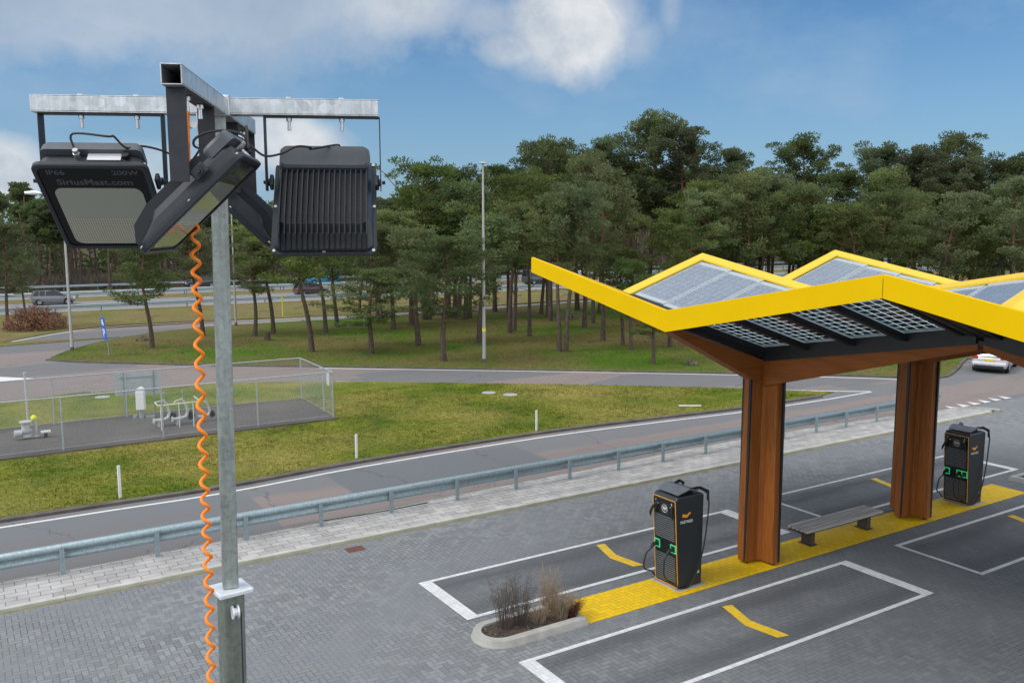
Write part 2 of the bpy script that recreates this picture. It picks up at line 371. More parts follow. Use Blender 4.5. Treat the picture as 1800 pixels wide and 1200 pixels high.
M['brown_leaf'] = simple('brown_leaves', (.16, .075, .04), .9, 0, .45, 3)
M['litter'] = simple('leaf_litter', (.13, .09, .065), .9, 0, .5, 9)
M['straw'] = simple('dry_straw', (.33, .25, .165), .9, 0, .3, 9)
M['stem_dark'] = simple('dry_stems', (.10, .078, .065), .9, 0, .35, 9)
M['bark_red'] = simple('red_heather', (.11, .035, .025), .9, 0, .4, 12)
M['glass_dark'] = simple('car_glass', (.015, .018, .022), .06, 0, .05)
M['tyre'] = simple('tyre', (.015, .015, .016), .8)
M['hub'] = simple('wheel_rim', (.35, .36, .37), .35, .7)
M['red_lens'] = simple('red_tail_lens', (.45, .01, .015), .25)
M['plate_yellow'] = simple('yellow_number_plate', (.75, .50, .02), .5)
M['under'] = simple('underbody_black', (.012, .012, .013), .8)

def glass_front():
    n = NT('floodlight_glass'); c = n.coord(); sep = n.node('ShaderNodeSeparateXYZ'); n.link(c, sep.inputs[0])
    n.base((.33, .34, .27)); n.set(Roughness=.08, Specular_IOR_Level=.8)
    # led rows low behind the glass
    wx = n.math('PINGPONG', sep.outputs[0], .0042); wy = n.math('PINGPONG', sep.outputs[1], .0050)
    dot = n.math('MULTIPLY', n.ramp(wx, .0012, .003), n.ramp(wy, .0015, .0033)); lo = n.ramp(sep.outputs[1], -.045, -.055)
    k = n.math('MULTIPLY', dot, lo); n.base(n.mix(k, n.mix(lo, (.30, .31, .25), (.26, .26, .20)), (.56, .54, .40)))
    return n.m
M['glass'] = glass_front()

def solar_mat():
    n = NT('bifacial_solar_glass'); c = n.coord(); sep = n.node('ShaderNodeSeparateXYZ'); n.link(c, sep.inputs[0])
    # local x: -1.5..1.5 (12 cells), y: -.6..6 (6 cells)
    dx = n.math('PINGPONG', n.math('ADD', sep.outputs[0], 10 * .2433), .2433 / 2); dy = n.math('PINGPONG', n.math('ADD', sep.outputs[1], 10 * .2), .1)
    d = n.math('MINIMUM', dx, dy)
    gap = n.ramp(d, .014, .019, 1, 0)
    gn = n.node('ShaderNodeNewGeometry'); sz = n.node('ShaderNodeSeparateXYZ'); n.link(gn.outputs['Normal'], sz.inputs[0]); topf = n.ramp(sz.outputs[2], -.1, .1)
    cell = n.mix(topf, (.012, .016, .020), n.mix(n.ramp(n.noise(c, 3, 3), .3, .7), (.17, .20, .26), (.22, .26, .32)))  # sky reflection painted in: upper face gets a paler cell colour
    n.base(cell); n.set(Roughness=.24, Specular_IOR_Level=.6, Coat_Weight=.6, Coat_Roughness=.15)
    gl = n.node('ShaderNodeBsdfPrincipled'); gl.inputs['Base Color'].default_value = (.66, .72, .76, 1); gl.inputs['Roughness'].default_value = .3
    tl = n.node('ShaderNodeBsdfTranslucent'); tl.inputs[0].default_value = (.75, .85, .88, 1)
    m1 = n.node('ShaderNodeMixShader'); m1.inputs[0].default_value = .8; n.link(gl.outputs[0], m1.inputs[1]); n.link(tl.outputs[0], m1.inputs[2])
    m2 = n.node('ShaderNodeMixShader'); n.link(gap, m2.inputs[0]); n.link(n.b.outputs[0], m2.inputs[1]); n.link(m1.outputs[0], m2.inputs[2]); n.link(m2.outputs[0], n.out.inputs[0])
    return n.m
M['solar'] = solar_mat()
def clear_edge():
    n = NT('translucent_module_edge'); n.base((.72, .76, .78)); n.set(Roughness=.35)
    tl = n.node('ShaderNodeBsdfTranslucent'); tl.inputs[0].default_value = (.75, .86, .86, 1); mx = n.node('ShaderNodeMixShader'); mx.inputs[0].default_value = .5
    n.link(n.b.outputs[0], mx.inputs[1]); n.link(tl.outputs[0], mx.inputs[2]); n.link(mx.outputs[0], n.out.inputs[0]); return n.m
M['clear_edge'] = clear_edge()

# ------------------------------------------------------------------ setting: ground, roads, islands
def struct(name, mb, mat, bevel=0):
    o = mb.build(name, mat, bevel=bevel); o['kind'] = 'structure'; return o
def smooth_line(pts, n=4):
    "catmull-rom through ground points"
    out = []; m = len(pts)
    for i in range(m - 1):
        p0, p1, p2, p3 = pts[max(i - 1, 0)], pts[i], pts[i + 1], pts[min(i + 2, m - 1)]
        for k in range(n):
            t = k / n
            out.append(tuple(.5 * ((2 * p1[c]) + (-p0[c] + p2[c]) * t + (2 * p0[c] - 5 * p1[c] + 4 * p2[c] - p3[c]) * t * t + (-p0[c] + 3 * p1[c] - 3 * p2[c] + p3[c]) * t ** 3) for c in (0, 1)))
    out.append((pts[-1][0], pts[-1][1])); return out
def offset(line, d):
    out = []; n = len(line)
    for i in range(n):
        a = Vector(line[max(i - 1, 0)][:2]); b = Vector(line[min(i + 1, n - 1)][:2]); t = (b - a).normalized()
        out.append((line[i][0] - t.y * d, line[i][1] + t.x * d))
    return out
def ribbon(mb, line, w0, w1, z0, z1=None):
    "flat band (z1 None) or raised strip along a line between offsets w0 and w1"
    A = offset(line, w0); B = offset(line, w1); n = len(line)
    if z1 is None:
        mb.add([(p[0], p[1], z0) for p in A] + [(p[0], p[1], z0) for p in B], [(i, i + 1, n + i + 1, n + i) if (w1 > w0) else (i + 1, i, n + i, n + i + 1) for i in range(n - 1)])
    else:
        vs = [(p[0], p[1], z0) for p in A] + [(p[0], p[1], z1) for p in A] + [(p[0], p[1], z1) for p in B] + [(p[0], p[1], z0) for p in B]
        fs = []
        for k in range(3):
            fs += [(k * n + i + 1, k * n + i, (k + 1) * n + i, (k + 1) * n + i + 1) for i in range(n - 1)]
        mb.add(vs, fs); mb.add([vs[0], vs[n], vs[2 * n], vs[3 * n]], [(0, 1, 2, 3)]); mb.add([vs[n - 1], vs[2 * n - 1], vs[3 * n - 1], vs[4 * n - 1]], [(3, 2, 1, 0)])
    return mb

struct('ground', MB().sheet([(-1500, -1500), (2500, -1500), (2500, 2500), (-1500, 2500)], -.03), M['forest_floor'])
struct('road', MB().sheet([(-140, 6.0), (260, 6.0), (260, 63.2), (60, 63.2), (-140, 63.2)], 0.0), M['road'])
# car park paving: behind kerb at t=-6.4, reaching t=-7.7 to the right of the pavement tip
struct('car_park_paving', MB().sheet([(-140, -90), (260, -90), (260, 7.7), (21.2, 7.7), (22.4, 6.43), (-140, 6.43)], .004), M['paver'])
bay = MB()
for (x0, x1, y0, y1) in [(-7.5, 1.7, -3.4, -1.2), (3.75, 13.2, -3.4, -1.2), (-7.5, 1.9, .95, 3.1), (4.0, 13.3, .95, 3.1)]:
    bay.sheet([(x0, y0), (x1, y0), (x1, y1), (x0, y1)], .008)
struct('charging_bay_paving', bay, M['paver_dark'])
struct('charging_island_paving', MB().sheet([(-5.52, -.60), (11.05, -.60), (11.05, .50), (-5.52, .50)], .010), M['paver_yellow'])
mk = MB()
def rect(mb, x0, x1, y0, y1, z=.013): mb.sheet([(x0, y0), (x1, y0), (x1, y1), (x0, y1)], z)
def bayframe(x0, x1, y0, y1, wl, wr, w=.11):
    rect(mk, x0, x1, y0, y0 + w); rect(mk, x0, x1, y1 - w, y1); rect(mk, x0, x0 + wl, y0 + w + .001, y1 - w - .001); rect(mk, x1 - wr, x1, y0 + w + .001, y1 - w - .001)
bayframe(-7.62, 1.78, -3.47, -1.18, .30, .30); bayframe(3.66, 13.3, -3.47, -1.18, .12, .12)
bayframe(-7.55, 2.25, .88, 3.14, .30, .40); bayframe(3.9, 13.5, .95, 3.36, .12, .30)
struct('bay_lines', mk, M['line'])
chv = MB()
for dx in (0.0, 11.02):
    for dy in (0.0, 4.36):
        A = [(-2.66, -1.46), (-2.42, -1.51), (-2.66, -2.26), (-2.52, -3.14), (-2.80, -3.08), (-2.93, -2.36)]
        chv.sheet([(x + dx, y + dy) for x, y in A], .013)
struct('bay_chevrons', chv, M['chevron'])
# raised pavement strip with slabs between lot and service road
top = smooth_line([(-140, 8.05), (-16, 8.08), (-8, 8.2), (.5, 8.46), (8.6, 8.7), (14, 8.45), (17, 8.2), (20.9, 7.72)], 3)
pv = MB(); pv.prism([(-140, 6.58), (22.0, 6.58)] + top[::-1], -.02, .075); struct('pavement', pv, M['slab'])
kb = MB()
for i in range(-28, 7):
    x0 = i * 3.0 + .6; x1 = min(x0 + 2.992, 22.3)
    kb.box(((x0 + x1) / 2, 6.505, .032), (x1 - x0, .145, .104))
struct('kerb', kb, M['kerb_pale'], bevel=.012)
struct('kerb_foot', ribbon(MB(), [(-90, 6.43), (22.3, 6.43)], -.09, -.002, .006), M['kerb_green'])
end = smooth_line([(22.3, 6.5), (22.0, 7.0), (21.6, 7.35), (20.9, 7.74)], 4)
struct('pavement_end_kerb', ribbon(MB(), end, 0.0, -.12, -.02, .078), M['kerb_pale'])
ul = smooth_line([(-140, 8.05), (-16, 8.08), (-8, 8.2), (.5, 8.46), (8.6, 8.7), (14, 8.45), (17, 8.2), (20.9, 7.72)], 3)
struct('pavement_back_kerb', ribbon(MB(), ul, 0.0, .09, -.02, .077), M['kerb_grey'])

# grass island in front (with the fenced compound)
b1 = [(-140, 13.0), (-40, 13.15), (-15.4, 13.27), (-9.7, 13.2), (-4.7, 13.72), (2.8, 13.92), (8.5, 13.5), (13.1, 13.05), (18.4, 12.94)]
u1 = [(19.9, 13.25)] + [tuple(G(x, y))[:2] for x, y in [(1440, 689.5), (1300, 684), (1000, 677), (590, 672), (400, 675), (200, 688), (100, 700), (0, 709)]] + [(-60, 19), (-140, 13.5)]
l1 = smooth_line(b1, 4); l2 = smooth_line(u1, 4)
isl = MB(); isl.prism(l1 + l2[1:-1], -.02, .05); struct('grass_island', isl, M['grass_pale'])
struct('grass_island_kerb', ribbon(MB(), l1, .03, -.22, -.02, .085), M['kerb_dark'])
struct('grass_island_far_kerb', ribbon(MB(), l2, .0, -.08, -.02, .045), M['kerb_grey'])
rl = MB()
ribbon(rl, [p for p in offset(l1, -.58) if p[0] > -30], 0, -.13, .004)
tip = tuple(G(1530, 688))[:2]
ribbon(rl, [offset(l1, -.58)[-1], tip], -.0, -.13, .004)
far_line = smooth_line([tuple(G(x, y))[:2] for x, y in [(590, 670.5), (800, 673), (1000, 676), (1300, 683), (1440, 687), (1530, 688)]], 3)
ribbon(rl, far_line, -.06, .10, .004)
wl = [tuple(G(x, y))[:2] for x, y in [(560, 647), (800, 650.5), (1000, 653.5), (1300, 659), (1500, 664), (1585, 667)]]
ribbon(rl, smooth_line(wl, 3), -.07, .10, .004)
rl.sheet([tuple(G(x, y))[:2] for x, y in [(-60, 672), (-60, 660), (8, 662.5), (60, 665), (0, 671)]], .004)
# give way triangles
for i in range(6):
    x = 20.95 + i * .86
    rl.sheet([(x, 7.86), (x + .55, 7.86), (x + .40, 8.45)], .004)
ribbon(rl, smooth_line([tuple(G(x, y))[:2] for x, y in [(-30, 607), (0, 603.5), (69, 591), (138, 580), (207, 573), (276, 569), (360, 565), (620, 555.5), (850, 540.5), (1050, 527)]], 3), -.25, -.05, .004)
ribbon(rl, smooth_line([tuple(G(x, y))[:2] for x, y in [(340, 573.5), (413, 569), (620, 558.5), (850, 543.5), (1050, 529.5)]], 3), -.1, .1, .004)
struct('road_lines', rl, M['line_road'])

# wooded island
wnear = [tuple(G(x, y))[:2] for x, y in [(84, 633), (140, 636.5), (250, 639.5), (400, 643), (590, 645), (800, 648.5), (1000, 652), (1300, 657), (1500, 661), (1640, 665), (1675, 653), (1693, 633), (1711, 630), (1800, 619)]] + [(80, 22), (260, 25)]
wfar = [(260, 60.2), (90, 60.8)] + [tuple(G(x, y))[:2] for x, y in [(1050, 530.5), (850, 545), (620, 560), (413, 572), (293, 583), (241, 590), (193, 598), (148, 609), (110, 621), (84, 633)]]
wn_ = smooth_line(wnear, 3); wf_ = smooth_line(wfar, 3)
struct('wooded_island', MB().prism(wn_ + wf_[:-1], -.02, .05), M['grass_green'])
struct('wooded_island_kerb', ribbon(MB(), wn_, 0, -.16, -.02, .09), M['kerb_dark'])
struct('wooded_island_far_kerb', ribbon(MB(), wf_, 0, -.10, -.02, .07), M['kerb_grey'])
# verge beyond the ramp
vn = [(-140, 46)] + [tuple(G(x, y))[:2] for x, y in [(-60, 614), (0, 602.5), (69, 590), (138, 579), (207, 572), (276, 568), (360, 564), (620, 554), (850, 539), (1050, 525)]] + [(90, 65), (260, 65)]
vl = smooth_line(vn, 3)
struct('verge', MB().prism(vl + [(260, 80.3), (-140, 80.3)], -.02, .05), M['verge'])
struct('motorway', MB().sheet([(-200, 80.2), (400, 80.2), (400, 93.5), (-200, 93.5)], .0), M['motorway'])
struct('median', MB().sheet([(-200, 93.5), (400, 93.5), (400, 99.5), (-200, 99.5)], .02), M['verge'])
struct('far_motorway', MB().sheet([(-200, 99.5), (400, 99.5), (400, 112), (-200, 112)], .0), M['motorway'])
ml = MB()
for y in (81.6, 92.6, 100.6, 110.8): rect(ml, -200, 400, y, y + .2, .006)
for k in range(-16, 33):
    for y in (85.2, 88.9, 104.2, 107.6): rect(ml, k * 12, k * 12 + 3, y, y + .15, .006)
struct('motorway_lines', ml, M['line_road'])

# ------------------------------------------------------------------ guard rails
def rail_profile(kind='w'):
    # (depth offset, height) W beam 310 mm
    if kind == 'tube': return [(.13, .150), (.06, .158), (.01, .135), (-.022, .085), (-.022, .035), (.01, -.01), (.06, -.030), (.075, -.055), (.05, -.085), (.02, -.12), (.012, -.165), (.03, -.20), (.08, -.215)]
    return [(.0, -.155), (.045, -.13), (.075, -.095), (.075, -.06), (.03, -.02), (.03, .02), (.075, .06), (.075, .095), (.045, .13), (.0, .155)]
def guard_rail(name, x0, x1, y, zc, spacing, label, group=None, post_x=None, side=1, tube=False, rail_len=4.0, z0=.0):
    r = empty(name, (x0, y, 0), 0, label, 'guard rail', group)
    pr = rail_profile('tube' if side == 1 else 'w'); mb = MB(); x = x0
    L = x1 - x0; n = 1; seg = L / n - .12
    for i in range(n):
        a, b = i * seg, (i + 1) * seg + .12
        yo = .004 * (i % 2)
        vs = [(a, side * (p[0] + yo + (.045 if side == 1 else 0)), zc + p[1]) for p in pr] + [(b, side * (p[0] + yo + (.045 if side == 1 else 0)), zc + p[1]) for p in pr]
        m = len(pr); mb.add(vs, [(k, k + 1, m + k + 1, m + k) for k in range(m - 1)], True)
    o = mb.build('beam', M['galv_rail'], r)
    s = o.modifiers.new('s', 'SOLIDIFY'); s.thickness = .004
    if side == 1:
        for q in range(12): MB().cyl((.9 + q * 4.02, side * .018, zc + .06), .016, .012, 6, 'y').build('splice_bolt', M['galv'], r)
    if tube: MB().tube([(0, side * .05, zc + .19), (L, side * .05, zc + .19)], .05, 10).build('top_tube', M['galv_rail'], r)
    xs = post_x or [x0 + spacing * (i + .5) for i in range(int(L / spacing))]
    for px in xs:
        h = zc + .12 - z0
        pm = MB(); w, d, th = .10, .055, .006
        pm.box((0, -side * .035 - d * side, h / 2), (w, th, h)); pm.box((-w / 2 + th / 2, -side * .035 - d * side / 2 + .0, h / 2), (th, d - .004, h - .004)); pm.box((w / 2 - th / 2, -side * .035 - d * side / 2, h / 2), (th, d - .004, h - .004))
        pm.box((0, -side * .018, zc - z0), (.07, .03, .2))
        pm.build('post', M['galv_rail'], r, (px - x0, 0, z0))
    return r
gx = [-26.6 + 2.02 * k for k in range(6)] + [-14.31, -12.24, -10.09, -8.09, -6.04, -3.94, -1.90, .12, 2.10, 4.03, 6.03, 8.04, 10.05, 11.9, 13.70, 15.65, 17.7, 19.76]
guard_rail('guard_rail', -28, 20.2, 7.93, .60, 2, 'long galvanised crash barrier with a rounded double beam along the pale slab pavement', post_x=gx, side=1, z0=.06)
for (x0, x1, y, lab) in [(-120, 260, 79.4, 'nearest long motorway barrier behind the wooded island, in front of the cars'), (-120, 260, 97.9, 'middle motorway barrier between the two carriageways, nearer one of the pair'),
                         (-120, 260, 99.2, 'middle motorway barrier between the two carriageways, farther one of the pair'), (-120, 260, 112.6, 'farthest motorway barrier at the foot of the forest')]:
    guard_rail('guard_rail', x0, x1, y, .62, 4.0, lab, 'motorway crash barriers', side=-1, rail_len=40, post_x=[x0 + 4 * k for k in range(10, 55)])

# ------------------------------------------------------------------ fenced compound
FX0, FX1, FY0, FY1 = -30.0, -2.80, 20.75, 25.9
FYR = 25.4
struct('compound_paving', MB().prism([(-30, 20.45), (-2.75, 20.45), (-2.62, 25.3), (-6, 25.85), (-30, 25.6)], .0, .09), M['pad'])
struct('compound_edging', MB().box((-16.4, 20.42, .03), (27.4, .06, .16)), M['kerb_dark'])
def fence(name, p0, p1, posts, label, h=2.0):
    r = empty(name, (p0[0], p0[1], 0), atan2(p1[1] - p0[1], p1[0] - p0[0]), label, 'fence', 'chain-link fences of the gas compound')
    L = sqrt((p1[0] - p0[0]) ** 2 + (p1[1] - p0[1]) ** 2)
    for s in posts:
        MB().cyl((s, 0, h / 2), .032, h, 10).build('post', M['fence'], r)
    MB().cyl((L / 2, 0, h + .01), .024, L, 8, 'x').build('top_rail', M['fence'], r)
    MB().cyl((L / 2, 0, .17), .008, L, 6, 'x').build('tension_wire', M['fence'], r)
    mb = MB(); z0, z1 = .12, h; st = .085; hh = z1 - z0
    for sgn in (1, -1):
        k = -hh
        while k < L + hh:
            a, b = k, k + sgn * hh; za, zb = z0, z1
            # clip to 0..L
            def cl(x):
                return max(0, min(L, x))
            ta = (cl(a) - a) / (b - a); tb = (cl(b) - a) / (b - a)
            xa, xb = cl(a), cl(b)
            if abs(xa - xb) > .02:
                mb.tube([(xa, sgn * .002, z0 + hh * ta), (xb, sgn * .002, z0 + hh * tb)],   .0017, 3, cap=False)
            k += st
    mb.build('mesh', M['fence'], r)
    return r
fence('chain_link_fence', (FX0, FY0), (FX1, FY0), [13.4 + .2, 16.96, 20.38, 24.0, 27.17] + [9.9, 6.5, 3.0], 'front chain-link fence of the gas compound, parallel to the service road')
fence('chain_link_fence', (FX0, 25.9), (-2.62, FYR), [17.1, 13.6, 10.1, 19.85, 23.6], 'rear chain-link fence of the gas compound, beside the grass and big junction')
fence('chain_link_fence', (FX1, FY0 + .03), (-2.62, FYR), [.03, 1.3, 4.6], 'short end chain-link fence of the gas compound with the gate')

# pale board fixed behind the rear fence
bd = empty('sign_board', (*G(246, 731)[:2], 0), radians(-8), 'pale grey-green back of a board on two posts behind the rear fence', 'sign board')
MB().box((0, 0, 1.42), (1.85, .02, .95)).build('board', M['sign_back'], bd, bevel=.004)
for x in (-.55, .62):
    MB().cyl((x, -.05, 1.0), .03, 2.0, 10).build('post', M['galv_rail'], bd)
for z in (1.15, 1.7): MB().box((0.02, -.035, z), (1.5, .03, .03)).build('bracket', M['galv_rail'], bd)
np_ = empty('notice_plate', (*G(576, 728)[:2], 0), radians(84), 'small white notice hanging on the end fence by the gate', 'notice')
MB().box((0, -.05, 1.55), (.42, .01, .55)).build('plate', M['label_white'], np_, bevel=.003)

def gas_set(px, py, s, label, rz=0.2):
    r = empty('gas_pipe', (*G(px, py, .09)[:2], .09), rz, label, 'pipe', 'white pipe sets in the compound')
    m = MB(); m.tube([(-.45, 0, .28), (-.05, 0, .28), (.12, 0, .34), (.18, 0, .55), (.05, 0, .95), (-.1, 0, 1.12)], [.07, .07, .075, .07, .055, .045], 12)
    m.tube([(-.3, 0, .28), (-.3, 0, 0)], .06, 10); m.build('elbow_pipe', M['white_pipe'], r)
    f = MB(); f.cyl((.27, 0, .35), .2, .06, 20, 'x'); f.cyl((.36, 0, .35), .17, .09, 20, 'x'); f.build('dark_flange', M['tyre'], r)
    g = MB(); g.cyl((-.16, 0, .28), .12, .035, 16, 'x'); g.cyl((-.5, 0, .28), .12, .04, 16, 'x'); g.cyl((.02, 0, .98), .08, .03, 14, (.5, 0, 1)); g.build('flange', M['white_pipe'], r)
    v = MB(); v.cyl((-.02, 0, 1.25), .018, .3, 8); v.cyl((-.02, 0, 1.42), .05, .09, 10); v.build('valve', M['grey_pipe'], r)
    r.scale = (s, s, s); return r
gas_set(292, 748, .95, 'left white elbow pipe with a dark flange beside the fence post')
gas_set(324, 745, .95, 'middle white elbow pipe with a dark flange')
gas_set(364, 739, .75, 'short right white pipe half hidden by the coiled orange cable')
hr = empty('handrail', (*G(318, 742, .09)[:2], .09), 0, 'thin white horizontal tube frame above the pipe sets', 'handrail')
a0 = G(271, 706 + 5, 1.1) - hr.location
def Hp(px, py, z): return G(px, py, z) - Vector(hr.location) + Vector((0, 0, -0.0))
mb = MB(); mb.tube([Hp(285, 704, 1.1), Hp(272, 707, 1.1), Hp(277, 713, 1.1), Hp(352, 705, 1.1), Hp(341, 696, 1.1)], .022, 8); mb.tube([Hp(306, 707, 1.1), Hp(309, 704, 1.1), Hp(320, 701, 1.1)], .022, 8)
mb.build('top_tube', M['white_plastic'], hr)
for (px, py) in [(314, 707), (339, 706), (282, 712)]:
    q = Hp(px, py, 1.1); MB().tube([q, (q.x, q.y, -.02)], .018, 8).build('leg', M['white_plastic'], hr)

cb = empty('utility_cabinet', (*G(249, 734, .09)[:2], .09), radians(-25), 'white domed utility cabinet on a short foot inside the compound', 'cabinet')
m = MB(); m.box((0, 0, .75), (.34, .28, .80)); m.build('door_box', M['white_plastic'], cb, bevel=.03)
m = MB(); m.tube([(0, -.13, 1.15), (0, .13, 1.15)], .155, 20); m.build('domed_hood', M['white_plastic'], cb)
MB().cyl((0, 0, .18), .09, .36, 10).build('foot', M['grey_pipe'], cb)
m = MB(); [m.box((x, .02, .06), (.16, .12, .12)) for x in (-.25, .02, .28, .45)]; m.build('valve_block', M['grey_pipe'], cb)

vp = empty('vent_pipe', (*G(50, 752, .09)[:2], .09), 0, 'tall slim white vent pipe standing at the left of the compound', 'vent pipe')
MB().cyl((0, 0, 1.1), .045, 2.2, 12).build('tube', M['white_pipe'], vp); MB().cyl((0, 0, 2.22), .065, .05, 12).build('cap', M['white_pipe'], vp)
rg = empty('gas_regulator', (*G(48, 771, .09)[:2], .09), .1, 'grey and white gas regulator with a yellow hood at the foot of the vent pipe', 'gas regulator')
m = MB(); m.cyl((0, 0, .14), .17, .1, 16); m.cyl((-.02, 0, .34), .2, .06, 18); m.cyl((-.02, 0, .5), .15, .25, 16); m.cyl((-.02, 0, .66), .22, .05, 18); m.cyl((-.3, 0, .25), .13, .24, 14, 'x'); m.build('body', M['white_pipe'], rg)
m = MB(); m.tube([(.32, 0, 0), (.32, 0, .45), (.28, 0, .7)], [.03, .05, .09], 12); m.cyl((.32, 0, .06), .1, .03, 12); m.build('riser', M['white_pipe'], rg)
MB().tube([(.27, 0, .72), (.27, 0, .80), (.27, 0, .88)], [.10, .12, .05], 12).build('yellow_hood', M['yellow_hood'], rg)
vb = empty('valve_box', (*G(81, 768, .09)[:2], .09), 0, 'small white lidded box on a dark foot right of the gas regulator', 'valve box')
MB().box((0, 0, .22), (.34, .2, .07)).build('lid', M['white_plastic'], vb, bevel=.01); MB().cyl((0, 0, .1), .06, .2, 10).build('foot', M['tyre'], vb)

# white marker posts
def marker(px, py, h, label):
    r = empty('marker_post', (*G(px, py, .05)[:2], .05), .3, label, 'marker post', 'white marker posts on the grass island')
    MB().box((0, 0, h / 2), (.085, .05, h)).build('post', M['white_plastic'], r, bevel=.008)
    MB().box((0, 0, h + .008), (.07, .04, .018)).build('cap', M['white_plastic'], r)
marker(211.5, 875, .98, 'leftmost white marker post, nearest the camera on the grass')
marker(627, 805, .84, 'middle white marker post beside the kerb')
marker(943, 757, .82, 'rightmost white marker post near the kerb')
lp = empty('marker_post', (*G(1213, 714, .05)[:2], .08), radians(-33), 'white marker post lying flat on the grass by the canopy', 'marker post')
MB().box((0, 0, 0), (1.0, .09, .05)).build('post', M['white_plastic'], lp, bevel=.01)
for (px, py, lab) in [(859, 690.5, 'left grey manhole cover sunk in the grass island'), (897, 694, 'right grey manhole cover sunk in the grass island'), (180, 698, 'grey inspection cover in the grass behind the compound')]:
    o = MB().cyl((0, 0, 0), .34, .03, 20).build('manhole_cover', M['concrete'], loc=(*G(px, py, .05)[:2], .06)); tag(o, lab, 'manhole cover')
o = MB().box((0, 0, 0), (.45, .32, .012)).build('drain_cover', M['rust'], loc=(*G(624, 965)[:2], .006)); tag(o, 'rusty red drain cover in the grey paving by the pale kerb', 'drain cover')
o = MB().box((0, 0, 0), (.3, .2, .006)).build('paving_stain', M['pad'], loc=(*G(333, 1155)[:2], .006)) if False else None

# ------------------------------------------------------------------ canopy
SP, WB = 6.099, 5.222; ZL, ZH = 6.22, 7.216
def rz_(a, t):
    "roof surface height (fascia top)"
    ka = abs(((a / (SP / 2)) + 1) % 2 - 1) if False else abs((a / (SP / 2) + 1e-9 + 1) % 2 - 1)
    kt = abs((t / WB + 1e-9 + 1) % 2 - 1)
    return 5.21 + (ZL - 5.21) * ka + (ZH - ZL) * kt
can = empty('solar_canopy', (0, 0, 0), 0, 'yellow-edged timber canopy with folded solar roof over the charging island', 'canopy')
As = [-SP / 2, 0, SP / 2, SP, 1.5 * SP]; Ts = [-WB, 0, WB, 2 * WB, 3 * WB]
def RP(a, t, dz=0): return Vector((a, -t, rz_(a, t) + dz))
# fascia around the outline, one band per straight run of the outline
def band(A, B, out, name='fascia', hA=.38, hB=.38, th=.05, mat='yellow'):
    A = Vector(A); B = Vector(B); o_ = Vector(out) * th
    vs = [A, B, B - Vector((0, 0, hB)), A - Vector((0, 0, hA))]; vs += [v + o_ for v in vs]
    fs = [(0, 1, 2, 3), (7, 6, 5, 4), (0, 4, 5, 1), (1, 5, 6, 2), (2, 6, 7, 3), (3, 7, 4, 0)]
    n = (vs[1] - vs[0]).cross(vs[2] - vs[0])
    if n.dot(o_) > 0: fs = [f[::-1] for f in fs]
    return MB().add(vs, fs).build(name, M[mat], can)
def seam(a, t, h):
    p = RP(a, t); o_ = -1 if a < 0 else 1
    MB().box((p.x + o_ * .0515, p.y, p.z - h * .55), (.003, .008, h * .8)).build('fascia_seam', M['black_metal'], can)
def fh(a, t): return .46 if rz_(a, t) < 6.6 else .385
for (a, out) in [(-SP / 2, (-1, 0, 0)), (1.5 * SP, (1, 0, 0))]:
    for t0, t1 in zip(Ts, Ts[1:]): band(RP(a, t0), RP(a, t1), out, hA=fh(a, t0), hB=fh(a, t1))
for (t, out) in [(-WB, (0, 1, 0)), (3 * WB, (0, -1, 0))]:
    for a0, a1 in zip(As, As[1:]): band(RP(a0, t), RP(a1, t), out, hA=fh(a0, t), hB=fh(a1, t))
seam(-SP / 2, WB, .40)
for t_ in (-WB * .5, WB * .5, WB * 1.5): seam(-SP / 2, t_, .42) if False else None
